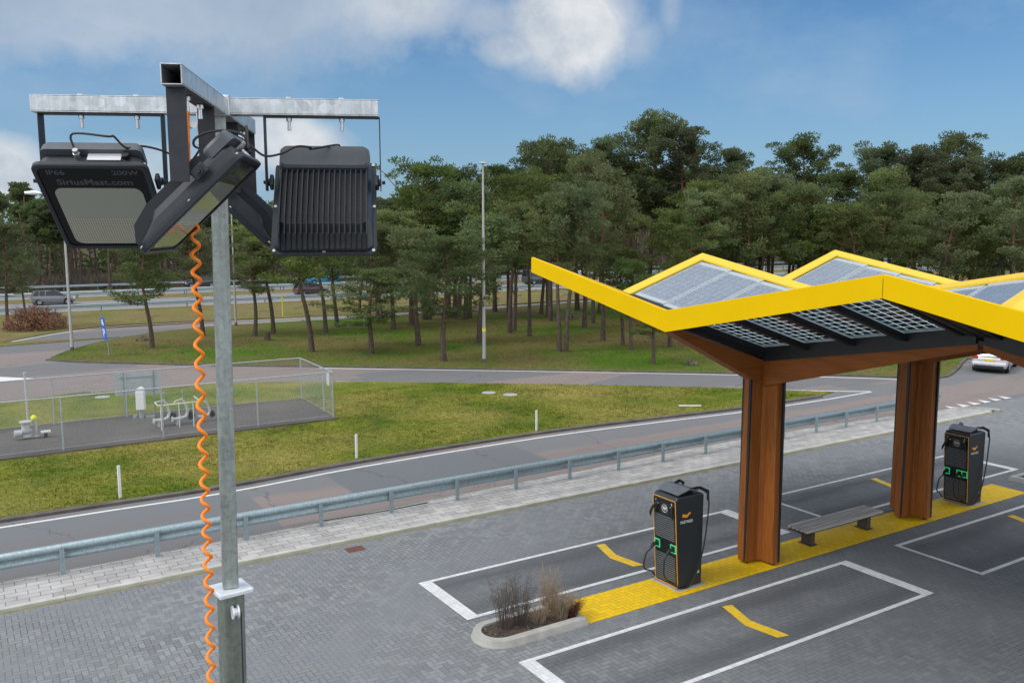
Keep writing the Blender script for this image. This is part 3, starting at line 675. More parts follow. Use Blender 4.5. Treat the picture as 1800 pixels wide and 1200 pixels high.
# yellow caps on roof edges and ridges, modules, frames
def cap(a0, t0, a1, t1, w, side):
    A, B = RP(a0, t0, .012), RP(a1, t1, .012); d = Vector(side)
    # the cap lies in the plane of the plate on that side
    A2 = RP(a0 + d.x * w, t0 - d.y * w, .012); B2 = RP(a1 + d.x * w, t1 - d.y * w, .012)
    vs = [A, B, B2, A2]; vs += [v - Vector((0, 0, .05)) for v in vs]
    n = (vs[1] - vs[0]).cross(vs[3] - vs[0]); fs = [(0, 1, 2, 3), (7, 6, 5, 4), (4, 5, 1, 0), (5, 6, 2, 1), (6, 7, 3, 2), (7, 4, 0, 3)]
    if n.z < 0: fs = [f[::-1] for f in fs]
    return vs, fs
CW = .32
for ti in range(4):
    for ai in range(4):
        a0, a1 = As[ai], As[ai + 1]; t0, t1 = Ts[ti], Ts[ti + 1]
        ga, gin = (a0, a1) if ai % 2 == 0 else (a1, a0)          # gable (high) side / column side
        th_, tl = (t0, t1) if ti % 2 == 0 else (t1, t0)          # high row / low row
        sa = 1 if gin > ga else -1; st_ = 1 if tl > th_ else -1
        c1 = MB(); c1.add(*cap(ga, th_, ga, tl, CW, (sa, 0, 0)))
        c1.add(*cap(ga + sa * CW, th_, gin, th_, CW, (0, -st_, 0)))
        c1.build('ridge_cap', M['yellow_cap'], can)
        # four modules between ga+cw .. gin-.12 and th+cw .. tl-.12
        ua0, ua1 = ga + sa * (CW + .03), gin - sa * .13; v0, v1 = th_ + st_ * (CW + .03), tl - st_ * .12
        pitch_ = (v1 - v0) / 4
        for k in range(4):
            tc = v0 + pitch_ * (k + .5); ac = (ua0 + ua1) / 2; la = abs(ua1 - ua0) - .03; lt = abs(pitch_) - .05
            c0 = RP(ac, tc); dx = (RP(ac + .1, tc) - c0).normalized(); dy = (RP(ac, tc - .1) - c0).normalized(); nz = dx.cross(dy).normalized(); dy = nz.cross(dx)
            mt = Matrix((dx, dy, nz)).transposed().to_4x4(); mt.translation = c0 - nz * .045
            lx = la / abs(dx.x); ly = lt / abs(dy.y)
            sp_ = MB().box((0, 0, 0), (lx - .05, ly - .05, .012)).build('solar_panel', M['solar'], can, M=mt)
            fr = MB(); w = .034
            fr.box((0, ly / 2 - w / 2, 0), (lx, w, .035)); fr.box((0, -ly / 2 + w / 2, 0), (lx, w, .035)); fr.box((lx / 2 - w / 2, 0, 0), (w, ly - 2 * w, .035)); fr.box((-lx / 2 + w / 2, 0, 0), (w, ly - 2 * w, .035))
            fr.build('panel_frame', M['clear_edge'], sp_)
            ce = MB(); ce.box((lx / 2 - .10, 0, .0), (.13, ly - 2 * w - .004, .016)); ce.build('clear_strip', M['clear_edge'], sp_); ce = MB(); ce.box((-lx / 2 + .10, 0, .0), (.13, ly - 2 * w - .004, .016)); ce.build('clear_strip', M['clear_edge'], sp_)
            jb = MB(); jb.box((-sa * (lx / 2 - .12) , 0, -.045), (.05, ly * .55, .05)); jb.build('junction_box', M['black_metal'], sp_)
        # rafters under the joints between modules, and eaves frame
        rf = MB()
        for k in range(0, 5):
            tc = v0 + pitch_ * k; tc = max(min(tc, max(t0, t1) - .1), min(t0, t1) + .1)
            w = .19 if 0 < k < 4 else .12
            A, B = RP(ua0, tc, -.085), RP(ua1, tc, -.085)
            vs = [A + Vector((0, w / 2, 0)), B + Vector((0, w / 2, 0)), B - Vector((0, w / 2, 0)), A - Vector((0, w / 2, 0))]; vs += [v - Vector((0, 0, .13)) for v in vs]
            fs = [(0, 1, 2, 3), (7, 6, 5, 4), (4, 5, 1, 0), (5, 6, 2, 1), (6, 7, 3, 2), (7, 4, 0, 3)]
            if (vs[1] - vs[0]).cross(vs[3] - vs[0]).z < 0: fs = [f[::-1] for f in fs]
            rf.add(vs, fs)
        def slat(a_, dz0, dz1, w, tA, tB):
            A, B = RP(a_, tA, dz0), RP(a_, tB, dz0)
            vs = [A + Vector((w / 2, 0, 0)), B + Vector((w / 2, 0, 0)), B - Vector((w / 2, 0, 0)), A - Vector((w / 2, 0, 0))]; vs += [v - Vector((0, 0, dz1)) for v in vs]
            fs = [(0, 1, 2, 3), (7, 6, 5, 4), (4, 5, 1, 0), (5, 6, 2, 1), (6, 7, 3, 2), (7, 4, 0, 3)]
            if (vs[1] - vs[0]).cross(vs[3] - vs[0]).z < 0: fs = [f[::-1] for f in fs]
            return vs, fs
        rf.add(*slat(gin - sa * .08, -.03, .34, .15, t0 + .08, t1 - .08))    # deep black purlin over the beam
        rf.add(*slat(ga + sa * .12, -.06, .22, .2, t0 + .08, t1 - .08))
        rf.build('rafter', M['black_metal'], can)
        vs = []
        pl = MB()
        for (tA, w_) in ((tl - st_ * .08, .15), (th_ + st_ * .12, .2)):
            A, B = RP(a0 + .17, tA, -.05), RP(a1 - .17, tA, -.05)
            dep = .26 if tA == tl - st_ * .08 else .2
            vv = [A + Vector((0, w_ / 2, 0)), B + Vector((0, w_ / 2, 0)), B - Vector((0, w_ / 2, 0)), A - Vector((0, w_ / 2, 0))]; vv += [v - Vector((0, 0, dep)) for v in vv]
            fs = [(0, 1, 2, 3), (7, 6, 5, 4), (4, 5, 1, 0), (5, 6, 2, 1), (6, 7, 3, 2), (7, 4, 0, 3)]
            if (vv[1] - vv[0]).cross(vv[3] - vv[0]).z < 0: fs = [f[::-1] for f in fs]
            pl = MB(); pl.add(vv, fs); pl.build('eaves_frame', M['black_metal'], can)
# timber beams: from each column head along the folds
def beam(c, d, L, rise, name='beam'):
    "tapered glulam from column head c=(a,t) in plan direction d"
    r = empty_part(name, (c[0], -c[1], 0), atan2(d[1], d[0]))
    b = MB(); w = .13; zt0 = 5.21 - .34; d0, d1 = .60, .13
    vs = []
    for x in (-.05 if False else .0, L):
        k = x / L; zt = zt0 + rise * k; dep = d0 + (d1 - d0) * k
        for y in (-w, w): vs += [Vector((x, y, zt)), Vector((x, y, zt - dep))]
    # order: (x0,-w,top),(x0,-w,bot),(x0,w,top),(x0,w,bot),(x1,...)
    fs = [(0, 4, 6, 2), (1, 3, 7, 5), (0, 1, 5, 4), (2, 6, 7, 3), (4, 5, 7, 6), (0, 2, 3, 1)]
    b.add(vs, fs); b.build('beam', M['wood_beam'], can, M=Matrix.Translation((c[0], -c[1], 0)) @ Matrix.Rotation(atan2(d[1], d[0]), 4, 'Z'), bevel=.006)
def empty_part(*a): return None
for (ac, tc) in [(0, 0), (SP, 0), (0, 2 * WB), (SP, 2 * WB)]:
    for (d, L, rise) in [((0, -1), WB - .05, ZH - ZL), ((0, 1), WB - .05, ZH - ZL), ((1, 0), SP / 2 - .05, ZL - 5.21), ((-1, 0), SP / 2 - .02, ZL - 5.21)]:
        beam((ac, tc), d, L, rise)
    # column: four clad arms around a core, black slot at each arm end
    cx, cy = ac + .10, -(tc - .06)
    zc = 4.60
    cm = Matrix.Translation((cx, cy, 0))
    poly = []
    hw, ar = .125, .56
    col = MB()
    star = [(ar, -hw), (ar, hw), (hw + .09, hw + .02), (hw + .02, hw + .09), (hw, ar), (-hw, ar), (-hw - .02, hw + .09), (-hw - .09, hw + .02), (-ar, hw), (-ar, -hw), (-hw - .09, -hw - .02), (-hw - .02, -hw - .09), (-hw, -ar), (hw, -ar), (hw + .02, -hw - .09), (hw + .09, -hw - .02)]
    n = len(star); lv = [(.07, 1.0), (1.5, .97), (3.0, .93), (zc, .90)]
    vs = [(x * s, y * s, z) for z, s in lv for x, y in star]
    fs = [(k * n + i, k * n + (i + 1) % n, (k + 1) * n + (i + 1) % n, (k + 1) * n + i) for k in range(3) for i in range(n)] + [tuple(range(n - 1, -1, -1)), tuple(3 * n + i for i in range(n))]
    col.add(vs, fs); co = col.build('column', M['wood'], can, M=cm)
    for q in range(4):
        ang = q * pi / 2; Mr = Matrix.Rotation(ang, 3, 'Z')
        st = MB(); st.box(Mr @ Vector((ar * .955 + .004, .080, zc / 2 + .05)), ((.05, .062, zc - .08) if q % 2 == 0 else (.062, .05, zc - .08)), Matrix.Shear('XY', 3, (0, 0)) if False else None)
        st.build('edge_slot', M['black_metal'], co)
        ft = MB(); ft.box(Mr @ Vector((ar - .12, 0, .035)), (.10, .10, .07)); ft.build('foot', M['black_metal'], co)
    sh = MB()
    for q in range(4):   # plank joints as thin recessed strips
        ang = q * pi / 2; Mr = Matrix.Rotation(ang, 3, 'Z')
    br = MB(); br.box((-.30, -.02, 4.50), (.05, .34, .12)); br.box((.0, -.35, 4.46), (.34, .05, .12))
    br.build('bracket', M['wood_beam'], co)
# joint hardware at the outer low points
for (a, t) in [(0, WB), (SP, WB), (0, -WB), (SP, -WB)]:
    MB().box((a, -t, 5.86), (.22, .16, .12)).build('tie_block', M['black_metal'], can, bevel=.01)

# ------------------------------------------------------------------ chargers
def charger(x, y, label, cables):
    r = empty('charging_station', (x, y, 0), 0, label, 'charger', 'fast chargers on the yellow island')
    # footprint: depth x 0..0.72, width y -.35...35, front face at x=0 leaning forward
    w = .37; D = .70; Zt = 2.13; lean = .13
    prof = [(0, .025), (D, .025), (D + .02, Zt - .06), (D - .03, Zt), (-lean + .07, Zt), (-lean, Zt - .07)]
    n = len(prof); m = MB(); vs = [(px, -w, pz) for px, pz in prof] + [(px, w, pz) for px, pz in prof]
    m.add(vs, [tuple(range(n)), tuple(range(2 * n - 1, n - 1, -1))] + [((i + 1) % n, i, n + i, n + (i + 1) % n) for i in range(n)])
    body = m.build('body', M['charger_body'], r, bevel=.03, seg=3)
    MB().box((D / 2, 0, .012), (D + .16, 2 * w + .16, .024)).build('plinth', M['concrete'], r, bevel=.01)
    ang = math.atan2(lean, Zt - .14)
    # front frame matrix: local u = y(width), v up the front, n outwards (-x)
    nrm = Vector((-cos(ang), 0, -sin(ang))); vv = Vector((-sin(ang), 0, cos(ang)))
    def FM(yo, z, out=0.0):
        p0 = Vector((0, 0, .025)) + vv * (z - .025) + Vector((0, yo, 0)) + nrm * out
        u = Vector((0, -1, 0)); mt = Matrix((u, vv, nrm)).transposed().to_4x4(); mt.translation = p0; return mt
    H1 = Zt - .17
    fp = MB(); fp.box((0, 0, 0), (2 * w - .05, H1 - .03, .008)); fp.build('front_panel', M['charger_dark'], r, M=FM(0, .03 + H1 / 2 + .03, .004), bevel=.003)
    tr = MB(); hw, hh, b = w - .008, H1 / 2 + .02, .010; 
    tr.box((0, hh, 0), (2 * hw - .05, b, .014)); tr.box((0, -hh, 0), (2 * hw - .03, b, .014)); tr.box((hw, 0, 0), (b, 2 * hh - .05, .014)); tr.box((-hw, 0, 0), (b, 2 * hh - .05, .014))
    for sx in (1, -1):
        tr.box((sx * (hw - .012), hh - .012, 0), (b, .035, .014), Matrix.Rotation(sx * radians(45), 3, 'Z')); tr.box((sx * (hw - .008), -hh + .010, 0), (b, .03, .014), Matrix.Rotation(-sx * radians(45), 3, 'Z'))
    tr.build('orange_outline', M['trim_orange'], r, M=FM(0, .03 + H1 / 2 + .045, .008))
    for (z0, z1) in ((.10, .76), (1.10, 1.66)):
        vt = MB(); k = int((z1 - z0) / .05)
        for i in range(k): vt.box((0, (i - (k - 1) / 2) * .05, 0), (2 * w - .11, .024, .014))
        vt.build('vent_grille', M['vent'], r, M=FM(0, (z0 + z1) / 2, .012))
    sc = MB(); sc.box((0, 0, 0), (.27, .26, .01)); s0 = sc.build('screen', M['charger_body'], r, M=FM(-.02, 1.82, .012), bevel=.004)
    ringp = [(cos(i * pi / 12) * .085, sin(i * pi / 12) * .085, .008) for i in range(25)]
    MB().tube(ringp, .0045, 5, cap=False).build('emblem_ring', M['logo_white'], s0)
    text_mesh('300', .085, 'emblem_number', M['logo_white'], s0, Matrix.Translation((0, .005, .0065)), bold=.002)
    text_mesh('kW', .03, 'emblem_unit', M['logo_white'], s0, Matrix.Translation((0, -.048, .0065)))
    for yo, txt in ((.27, '1'), (-.24, '2')):
        text_mesh(txt, .06, 'bay_number', M['logo_white'], r, FM(yo, 1.96, .010), bold=.002)
    # socket rings
    for yo in cables:
        q = empty('socket', (0, 0, 0)); q.parent = r; q.matrix_basis = FM(yo, .94, .012)
        g = MB(); a, bb, t = .075, .085, .022
        g.box((0, bb, 0), (2 * a + t, t, .03)); g.box((0, -bb, 0), (2 * a + t, t, .03)); g.box((a, 0, 0), (t, 2 * bb - t, .03)); g.box((-a, 0, 0), (t, 2 * bb - t, .03))
        g.build('green_ring', M['led_green'], q, bevel=.004)
        MB().box((0, 0, 0), (.125, .145, .02)).build('socket_plate', M['socket'], q, bevel=.004)
        pl = MB(); pl.tube([(0, 0, .01), (.0, -.005, .10), (.01, -.03, .17), (.015, -.09, .21)], [.045, .042, .032, .02], 12); pl.tube([(0, .03, .06), (0, .025, .15), (.012, -.05, .22)], .014, 8); pl.build('plug', M['rubber'], q)
        # cable: from the plug down in a loop and back up beside the cabinet
        sgn = 1 if yo > .1 else -1
        p0 = FM(yo, .94, .012) @ Vector((.015, -.09, .22))
        if sgn > 0: pts = [p0, p0 + Vector((-.08, .06, -.12)), p0 + Vector((-.10, .10, -.45)), Vector((-.10, .42, .22)), Vector((0.05, .42, .10)), Vector((.3, .42, .3)), Vector((.5, .43, 1.1)), Vector((.52, .42, 2.0)), Vector((.42, .2, 2.25))]
        else: pts = [p0, p0 + Vector((-.06, 0, -.12)), p0 + Vector((-.07, -.03, -.45)), Vector((-.12, yo - .08, .18)), Vector((.08, -.40, .05)), Vector((.36, -.43, .14)), Vector((.62, -.45, .75)), Vector((.78, -.44, 1.6)), Vector((.78, -.42, 2.08)), Vector((.66, -.22, 2.21))]
        sm = []
        for i in range(len(pts) - 1):
            a0, a1, a2, a3 = pts[max(i - 1, 0)], pts[i], pts[i + 1], pts[min(i + 2, len(pts) - 1)]
            for k in range(6):
                t_ = k / 6; sm.append(.5 * ((2 * a1) + (a2 - a0) * t_ + (2 * a0 - 5 * a1 + 4 * a2 - a3) * t_ * t_ + (3 * a1 - a0 - 3 * a2 + a3) * t_ ** 3))
        sm.append(pts[-1])
        MB().tube(sm, .017, 8).build('charging_cable', M['rubber'], r)
    # side: logo chevron, lettering (side facing the near bay)
    sideM = Matrix(((1, 0, 0, 0), (0, 0, -1, 0), (0, 1, 0, 0), (0, 0, 0, 1)))
    lg = MB(); lg.prism([(-.13, .035), (-.125, -.03), (0, -.06), (.12, .03), (.12, .055), (.06, .05), (.0, .005), (-.06, .03)], 0, .004)
    lm = Matrix.Translation((.20, -w - .002, 1.70)) @ Matrix.Rotation(radians(90), 4, 'X'); lg.build('logo_chevron', M['logo_orange'], r, M=lm)
    text_mesh('FASTNED', .088, 'logo_lettering', M['logo_white'], r, Matrix.Translation((.20, -w - .003, 1.55)) @ Matrix.Rotation(radians(90), 4, 'X'), bold=.0015)
    MB().box((.58, -w - .003, .32), (.07, .004, .06)).build('side_sticker', M['label_white'], r)
    # swivelling roof plate with cable arms
    tp = MB()
    tp.add([(-.02, -.33, Zt + .05), (.30, -.35, Zt + .14), (.30, .40, Zt + .14), (-.02, .33, Zt + .05), (-.02, -.33, Zt + .03), (.30, -.35, Zt + .12), (.30, .40, Zt + .12), (-.02, .33, Zt + .03)],
           [(0, 1, 2, 3), (7, 6, 5, 4), (0, 4, 5, 1), (1, 5, 6, 2), (2, 6, 7, 3), (3, 7, 4, 0)])
    tp.add([(.30, -.35, Zt + .14), (.58, -.33, Zt + .07), (.58, .40, Zt + .07), (.30, .40, Zt + .14), (.30, -.35, Zt + .12), (.58, -.33, Zt + .05), (.58, .40, Zt + .05), (.30, .40, Zt + .12)],
           [(0, 1, 2, 3), (7, 6, 5, 4), (0, 4, 5, 1), (1, 5, 6, 2), (2, 6, 7, 3), (3, 7, 4, 0)])
    tp.build('top_plate', M['plate_grey'], r)
    MB().box((.28, 0, Zt + .035), (.40, .5, .07)).build('top_box', M['charger_dark'], r, bevel=.01)
    for sy in (-1, 1):
        am = MB(); am.tube([(.40, sy * .25, Zt + .10), (.62, sy * .33, Zt + .12), (.82, sy * .40, Zt + .02)], [.035, .035, .028], 6, smooth=False); am.tube([(.80, sy * .40, Zt + .03), (.80, sy * .41, Zt - .18)], .03, 8); am.build('cable_arm', M['charger_dark'], r)
    # holstered slim cable with grip at the far front edge
    hc = MB(); hc.tube([(-.15, .18, 1.93), (-.22, .27, 1.81), (-.22, .35, 1.65), (-.19, .38, 1.55)], [.018, .03, .03, .012], 8); hc.tube([(-.155, -.28, 1.89), (-.17, -.28, 1.77), (-.15, -.29, 1.63)], [.016, .022, .014], 8); hc.build('holstered_plug', M['rubber'], r)
    kn = MB()
    for yo in (.16, -.24): kn.cyl((-.160, yo, 1.90), .017, .03, 10, 'x')
    kn.build('holster_knob', M['bolt'], r)
    return r
charger(-2.86, .04, 'near black fast charger with two lit green sockets, left of the first timber column', (.26, -.26))
charger(8.26, .0, 'far black fast charger with three lit green sockets, right of the second timber column', (.26, -.12, -.27))

# ------------------------------------------------------------------ bench
bn = empty('bench', (3.06, 0.10, 0), 0, 'long backless bench with weathered grey slats between the two timber columns', 'bench')
for i in range(5):
    MB().box((0, -.255 + i * .1275, .452), (3.05, .092, .065)).build('seat_slat', M['bench_wood'], bn, bevel=.007)
for sx in (-1, 1): MB().box((sx * 1.50, 0, .40), (.045, .56, .035)).build('end_bar', M['black_metal'], bn)
for sx in (-1.12, 1.12):
    l = MB(); l.box((sx, -.02, .2), (.16, .30, .40)); l.box((sx, 0, .408), (.14, .54, .022)); l.build('leg', M['leg_brown'], bn, bevel=.006)
    MB().box((sx, -.02, .018), (.26, .40, .012)).build('foot_plate', M['leg_brown'], bn)

# ------------------------------------------------------------------ planters
def planter(name, x0, x1, y0, y1, label, round_left):
    r = empty(name, ((x0 + x1) / 2, (y0 + y1) / 2, 0), 0, label, 'planter')
    L, W = x1 - x0, y1 - y0; pts = []
    def outline(ins):
        o = []; R = W / 2 - ins * .0; 
        hx = L / 2 - ins; hy = W / 2 - ins
        if round_left:
            for k in range(13):
                a = pi / 2 + pi * k / 12; o.append((-L / 2 + W / 2 + cos(a) * hy, sin(a) * hy))
            o += [(L / 2 - ins * .5, -hy), (L / 2 - ins * .5, hy)]
        else:
            for k in range(13):
                a = -pi / 2 + pi * k / 12; o.append((L / 2 - W / 2 + cos(a) * hy, sin(a) * hy))
            o += [(-L / 2 + ins, hy), (-L / 2 + ins, -hy)]
        return o
    A = outline(0); B = outline(.05); C = outline(.21); n = len(A)
    vs = [(p[0], p[1], -.01) for p in A] + [(p[0], p[1], .13) for p in B] + [(p[0], p[1], .135) for p in C] + [(p[0], p[1], .02) for p in C]
    fs = [(k * n + i, k * n + (i + 1) % n, (k + 1) * n + (i + 1) % n, (k + 1) * n + i) for k in range(3) for i in range(n)]
    MB().add(vs, fs).build('kerb', M['concrete'], r, bevel=.006)
    MB().sheet(outline(.19), .085).build('soil', M['soil'], r)
    return r
planter('planter', -7.92, -5.55, -.62, .50, 'concrete-kerbed planter bed with rounded end at the left end of the yellow island', True)
planter('planter', 11.95, 14.1, -.62, .50, 'concrete-kerbed planter bed beyond the far charger at the right edge', False)

rnd = random.Random(5)
def stems(n, r, h, spread, rad, rnd, tufts=0, curve=.15):
    m = MB()
    for i in range(n):
        a = rnd.uniform(0, 2 * pi); d = rnd.random() ** .6 * r; x, y = cos(a) * d, sin(a) * d
        hh = h * rnd.uniform(.35, 1.1) ** 1.0; ox, oy = cos(a) * spread * hh * rnd.uniform(.2, 1) + rnd.gauss(0, .04), sin(a) * spread * hh * rnd.uniform(.2, 1) + rnd.gauss(0, .04)
        pts = [(x, y, 0), (x + ox * .3, y + oy * .3, hh * .5), (x + ox, y + oy, hh)]
        m.tube(pts, [rad, rad * .8, rad * .4], 3, cap=False)
        for k in range(tufts):
            t = rnd.uniform(.45, 1.0); bx, by, bz = x + ox * t, y + oy * t, hh * t; q = rnd.uniform(0, 2 * pi); l = rnd.uniform(.05, .14)
            m.tube([(bx, by, bz), (bx + cos(q) * l, by + sin(q) * l, bz + l * rnd.uniform(.3, 1.2))], [rad * .5, rad * .3], 3, cap=False)
            if rnd.random() < .8:
                c = Vector((bx + cos(q) * l, by + sin(q) * l, bz + l * .8)); u = Vector((rnd.gauss(0, 1), rnd.gauss(0, 1), rnd.gauss(0, 1))).normalized() * .011; v = u.orthogonal().normalized() * .007
                m.add([c - u, c + v, c + u, c - v], [(0, 1, 2, 3)])
    return m
for (x, y, n, r, h, sp, tf, mat, lab, nm) in [(-7.15, .06, 70, .16, 1.0, .32, 7, 'stem_dark', 'left tall brown bare-stemmed shrub at the rounded end of the planter', 'dry_shrub'),
                                     (-6.82, -.02, 60, .14, 1.0, .30, 7, 'stem_dark', 'second tall brown bare-stemmed shrub, joined to the left one', 'dry_shrub'),
                                     (-6.45, -.1, 60, .16, .42, .5, 3, 'straw', 'low pale wispy grass clump in the middle of the planter', 'ornamental_grass'),
                                     (-6.12, -.0, 110, .12, 1.0, .16, 3, 'straw', 'tall upright straw-coloured grass in the planter', 'ornamental_grass'),
                                     (-5.93, -.16, 220, .15, .58, .42, 2, 'straw', 'bushy pale straw grass at the right of the planter', 'ornamental_grass'),
                                     (-5.70, -.2, 160, .13, .26, .7, 5, 'bark_red', 'low dark red heather at the yellow end of the planter', 'heather'),
                                     (12.5, -.1, 160, .2, .4, .5, 2, 'straw', 'pale dry grass in the far right planter', 'ornamental_grass')]:
    o = stems(n, r, h, sp, .0042, rnd, tf).build(nm, M[mat], loc=(x, y, .085)); tag(o, lab, 'plant')
lit = MB()
for i in range(500):
    x, y = rnd.uniform(-7.7, -5.6), rnd.uniform(-.42, .30); a = rnd.uniform(0, pi); l = rnd.uniform(.01, .03)
    u = Vector((cos(a), sin(a), rnd.gauss(0, .5))) * l; v = Vector((-sin(a), cos(a), rnd.gauss(0, .5))) * l * .6; c = Vector((x, y, .10)); lit.add([c - u, c + v, c + u, c - v], [(0, 1, 2, 3)])
o = lit.build('leaf_litter', M['litter']); o['kind'] = 'stuff'

# ------------------------------------------------------------------ floodlight mast in the foreground
PHI = radians(7.5)
MX, MY = -1.060, 3.29; ZB = 8.0 + .435         # bar centre height
Rv = Vector((cos(PHI), sin(PHI))); 
def W2(x, y, z): return CF(x, y, z)
mast = empty('light_mast', CF(MX - .085, MY, 0), 0, 'galvanised portable light mast with a cross of four steel arms', 'light mast')
mo = Vector(mast.location)
def at_depth(px, py, d):
    q = ray(px, py); k = d / q.y; return Vector((q.x * k, d, H + q.z * k))
def L_(x, y, z): return CF(x, y, z) - mo
ax0 = math.atan2(CFd(cos(PHI), sin(PHI)).y, CFd(cos(PHI), sin(PHI)).x)   # world angle of the right arm
RZ = Matrix.Rotation(ax0, 3, 'Z')
def Hl(u, v, z):   # head-local: u along right arm, v away from camera
    return L_(MX + u * cos(PHI) - v * sin(PHI), MY + u * sin(PHI) + v * cos(PHI), z)
def hollow(mb, c, d, half, th, Lh, M3):
    "hollow square tube along local x of M3, centred"
    for (y, z, sy, sz) in [(0, half - th / 2, 2 * half, th), (0, -half + th / 2, 2 * half, th), (half - th / 2, 0, th, 2 * half - 2 * th), (-half + th / 2, 0, th, 2 * half - 2 * th)]:
        mb.box(c + M3 @ Vector((0, y, z)), (Lh, sy, sz), M3)
arms = [('right', 0, .57), ('near', -pi / 2, .70), ('left', pi, .635), ('far', pi / 2, .66)]
for nm, ang, Ln in arms:
    M3 = Matrix.Rotation(ax0 + ang, 3, 'Z'); st = .0305 if nm in ('near', 'far') else 0.0
    m = MB(); hollow(m, Hl(cos(ang) * (Ln + st) / 2, sin(ang) * (Ln + st) / 2, ZB), None, .030 if nm in ('near', 'far') else .0300, .004, Ln - st, M3)
    m.build('arm', M['galv'], mast, bevel=.003)
# mast tube (slightly out of plumb)
_ma = at_depth(386, 370, MY); _mb = at_depth(403, 960, MY)
tl_ = lambda z: Vector((_ma.x + (_mb.x - _ma.x) * (_ma.z - z) / (_ma.z - _mb.z), MY, z))
ZC = at_depth(406, 1034, MY).z
m = MB(); 
def sqtube(mb, a, b, half, rot):
    A = L_(a.x, a.y, a.z); B = L_(b.x, b.y, b.z); vs = []
    for Q in (A, B):
        for k in range(4):
            w = rot + pi / 4 + k * pi / 2; vs.append(Q + Vector((cos(w), sin(w), 0)) * half * sqrt(2))
    mb.add(vs, [(3, 2, 1, 0), (4, 5, 6, 7)] + [(k, (k + 1) % 4, 4 + (k + 1) % 4, 4 + k) for k in range(4)])
sqtube(m, tl_(ZC + .01), tl_(8.402), .029, ax0 + radians(14)); m.build('upper_section', M['galv_mast'], mast, bevel=.004)
m = MB(); sqtube(m, tl_(.02), tl_(ZC - .012), .041, ax0 + radians(30)); m.build('lower_section', M['mast_low'], mast, bevel=.005)
m = MB(); M3 = Matrix.Rotation(ax0 + radians(30), 3, 'Z'); q = tl_(ZC); m.box(L_(q.x + .002, q.y, q.z), (.132, .132, .018), M3); m.build('collar_plate', M['galv_white'], mast, bevel=.004)
m = MB(); q = tl_(ZC - .07); pc = L_(q.x + .034, q.y - .055, q.z); ax_ = CFd(.8, .45).normalized()
for s_ in (-.010, .010): m.cyl(pc + ax_ * s_, .026, .006, 24, ax_)
m.cyl(pc, .016, .026, 20, ax_); m.build('pulley', M['galv_white'], mast)
m = MB(); m.tube([pc + CFd(.022, .0), L_(tl_(3.0).x + .065, tl_(3).y - .05, 3.0)], .0028, 6); m.build('lifting_wire', M['bracket'], mast)
m = MB(); m.box(L_(tl_(.01).x, MY, .012), (.6, .6, .024)); m.build('base_plate', M['galv_mast'], mast)
m = MB(); m.box(Hl(0, 0, ZB), (.088, .088, .075), RZ); m.build('hub', M['galv'], mast, bevel=.004)
m = MB(); m.box(Hl(-.052, -.02, ZB - .085), (.045, .03, .11), RZ); m.build('lug', M['galv'], mast, bevel=.003)
m = MB(); e0 = Hl(-.085, -.06, ZB - .07); m.cyl(e0, .014, .022, 14, CFd(.7, -.7)); m.build('eye_bolt', M['bolt'], mast)

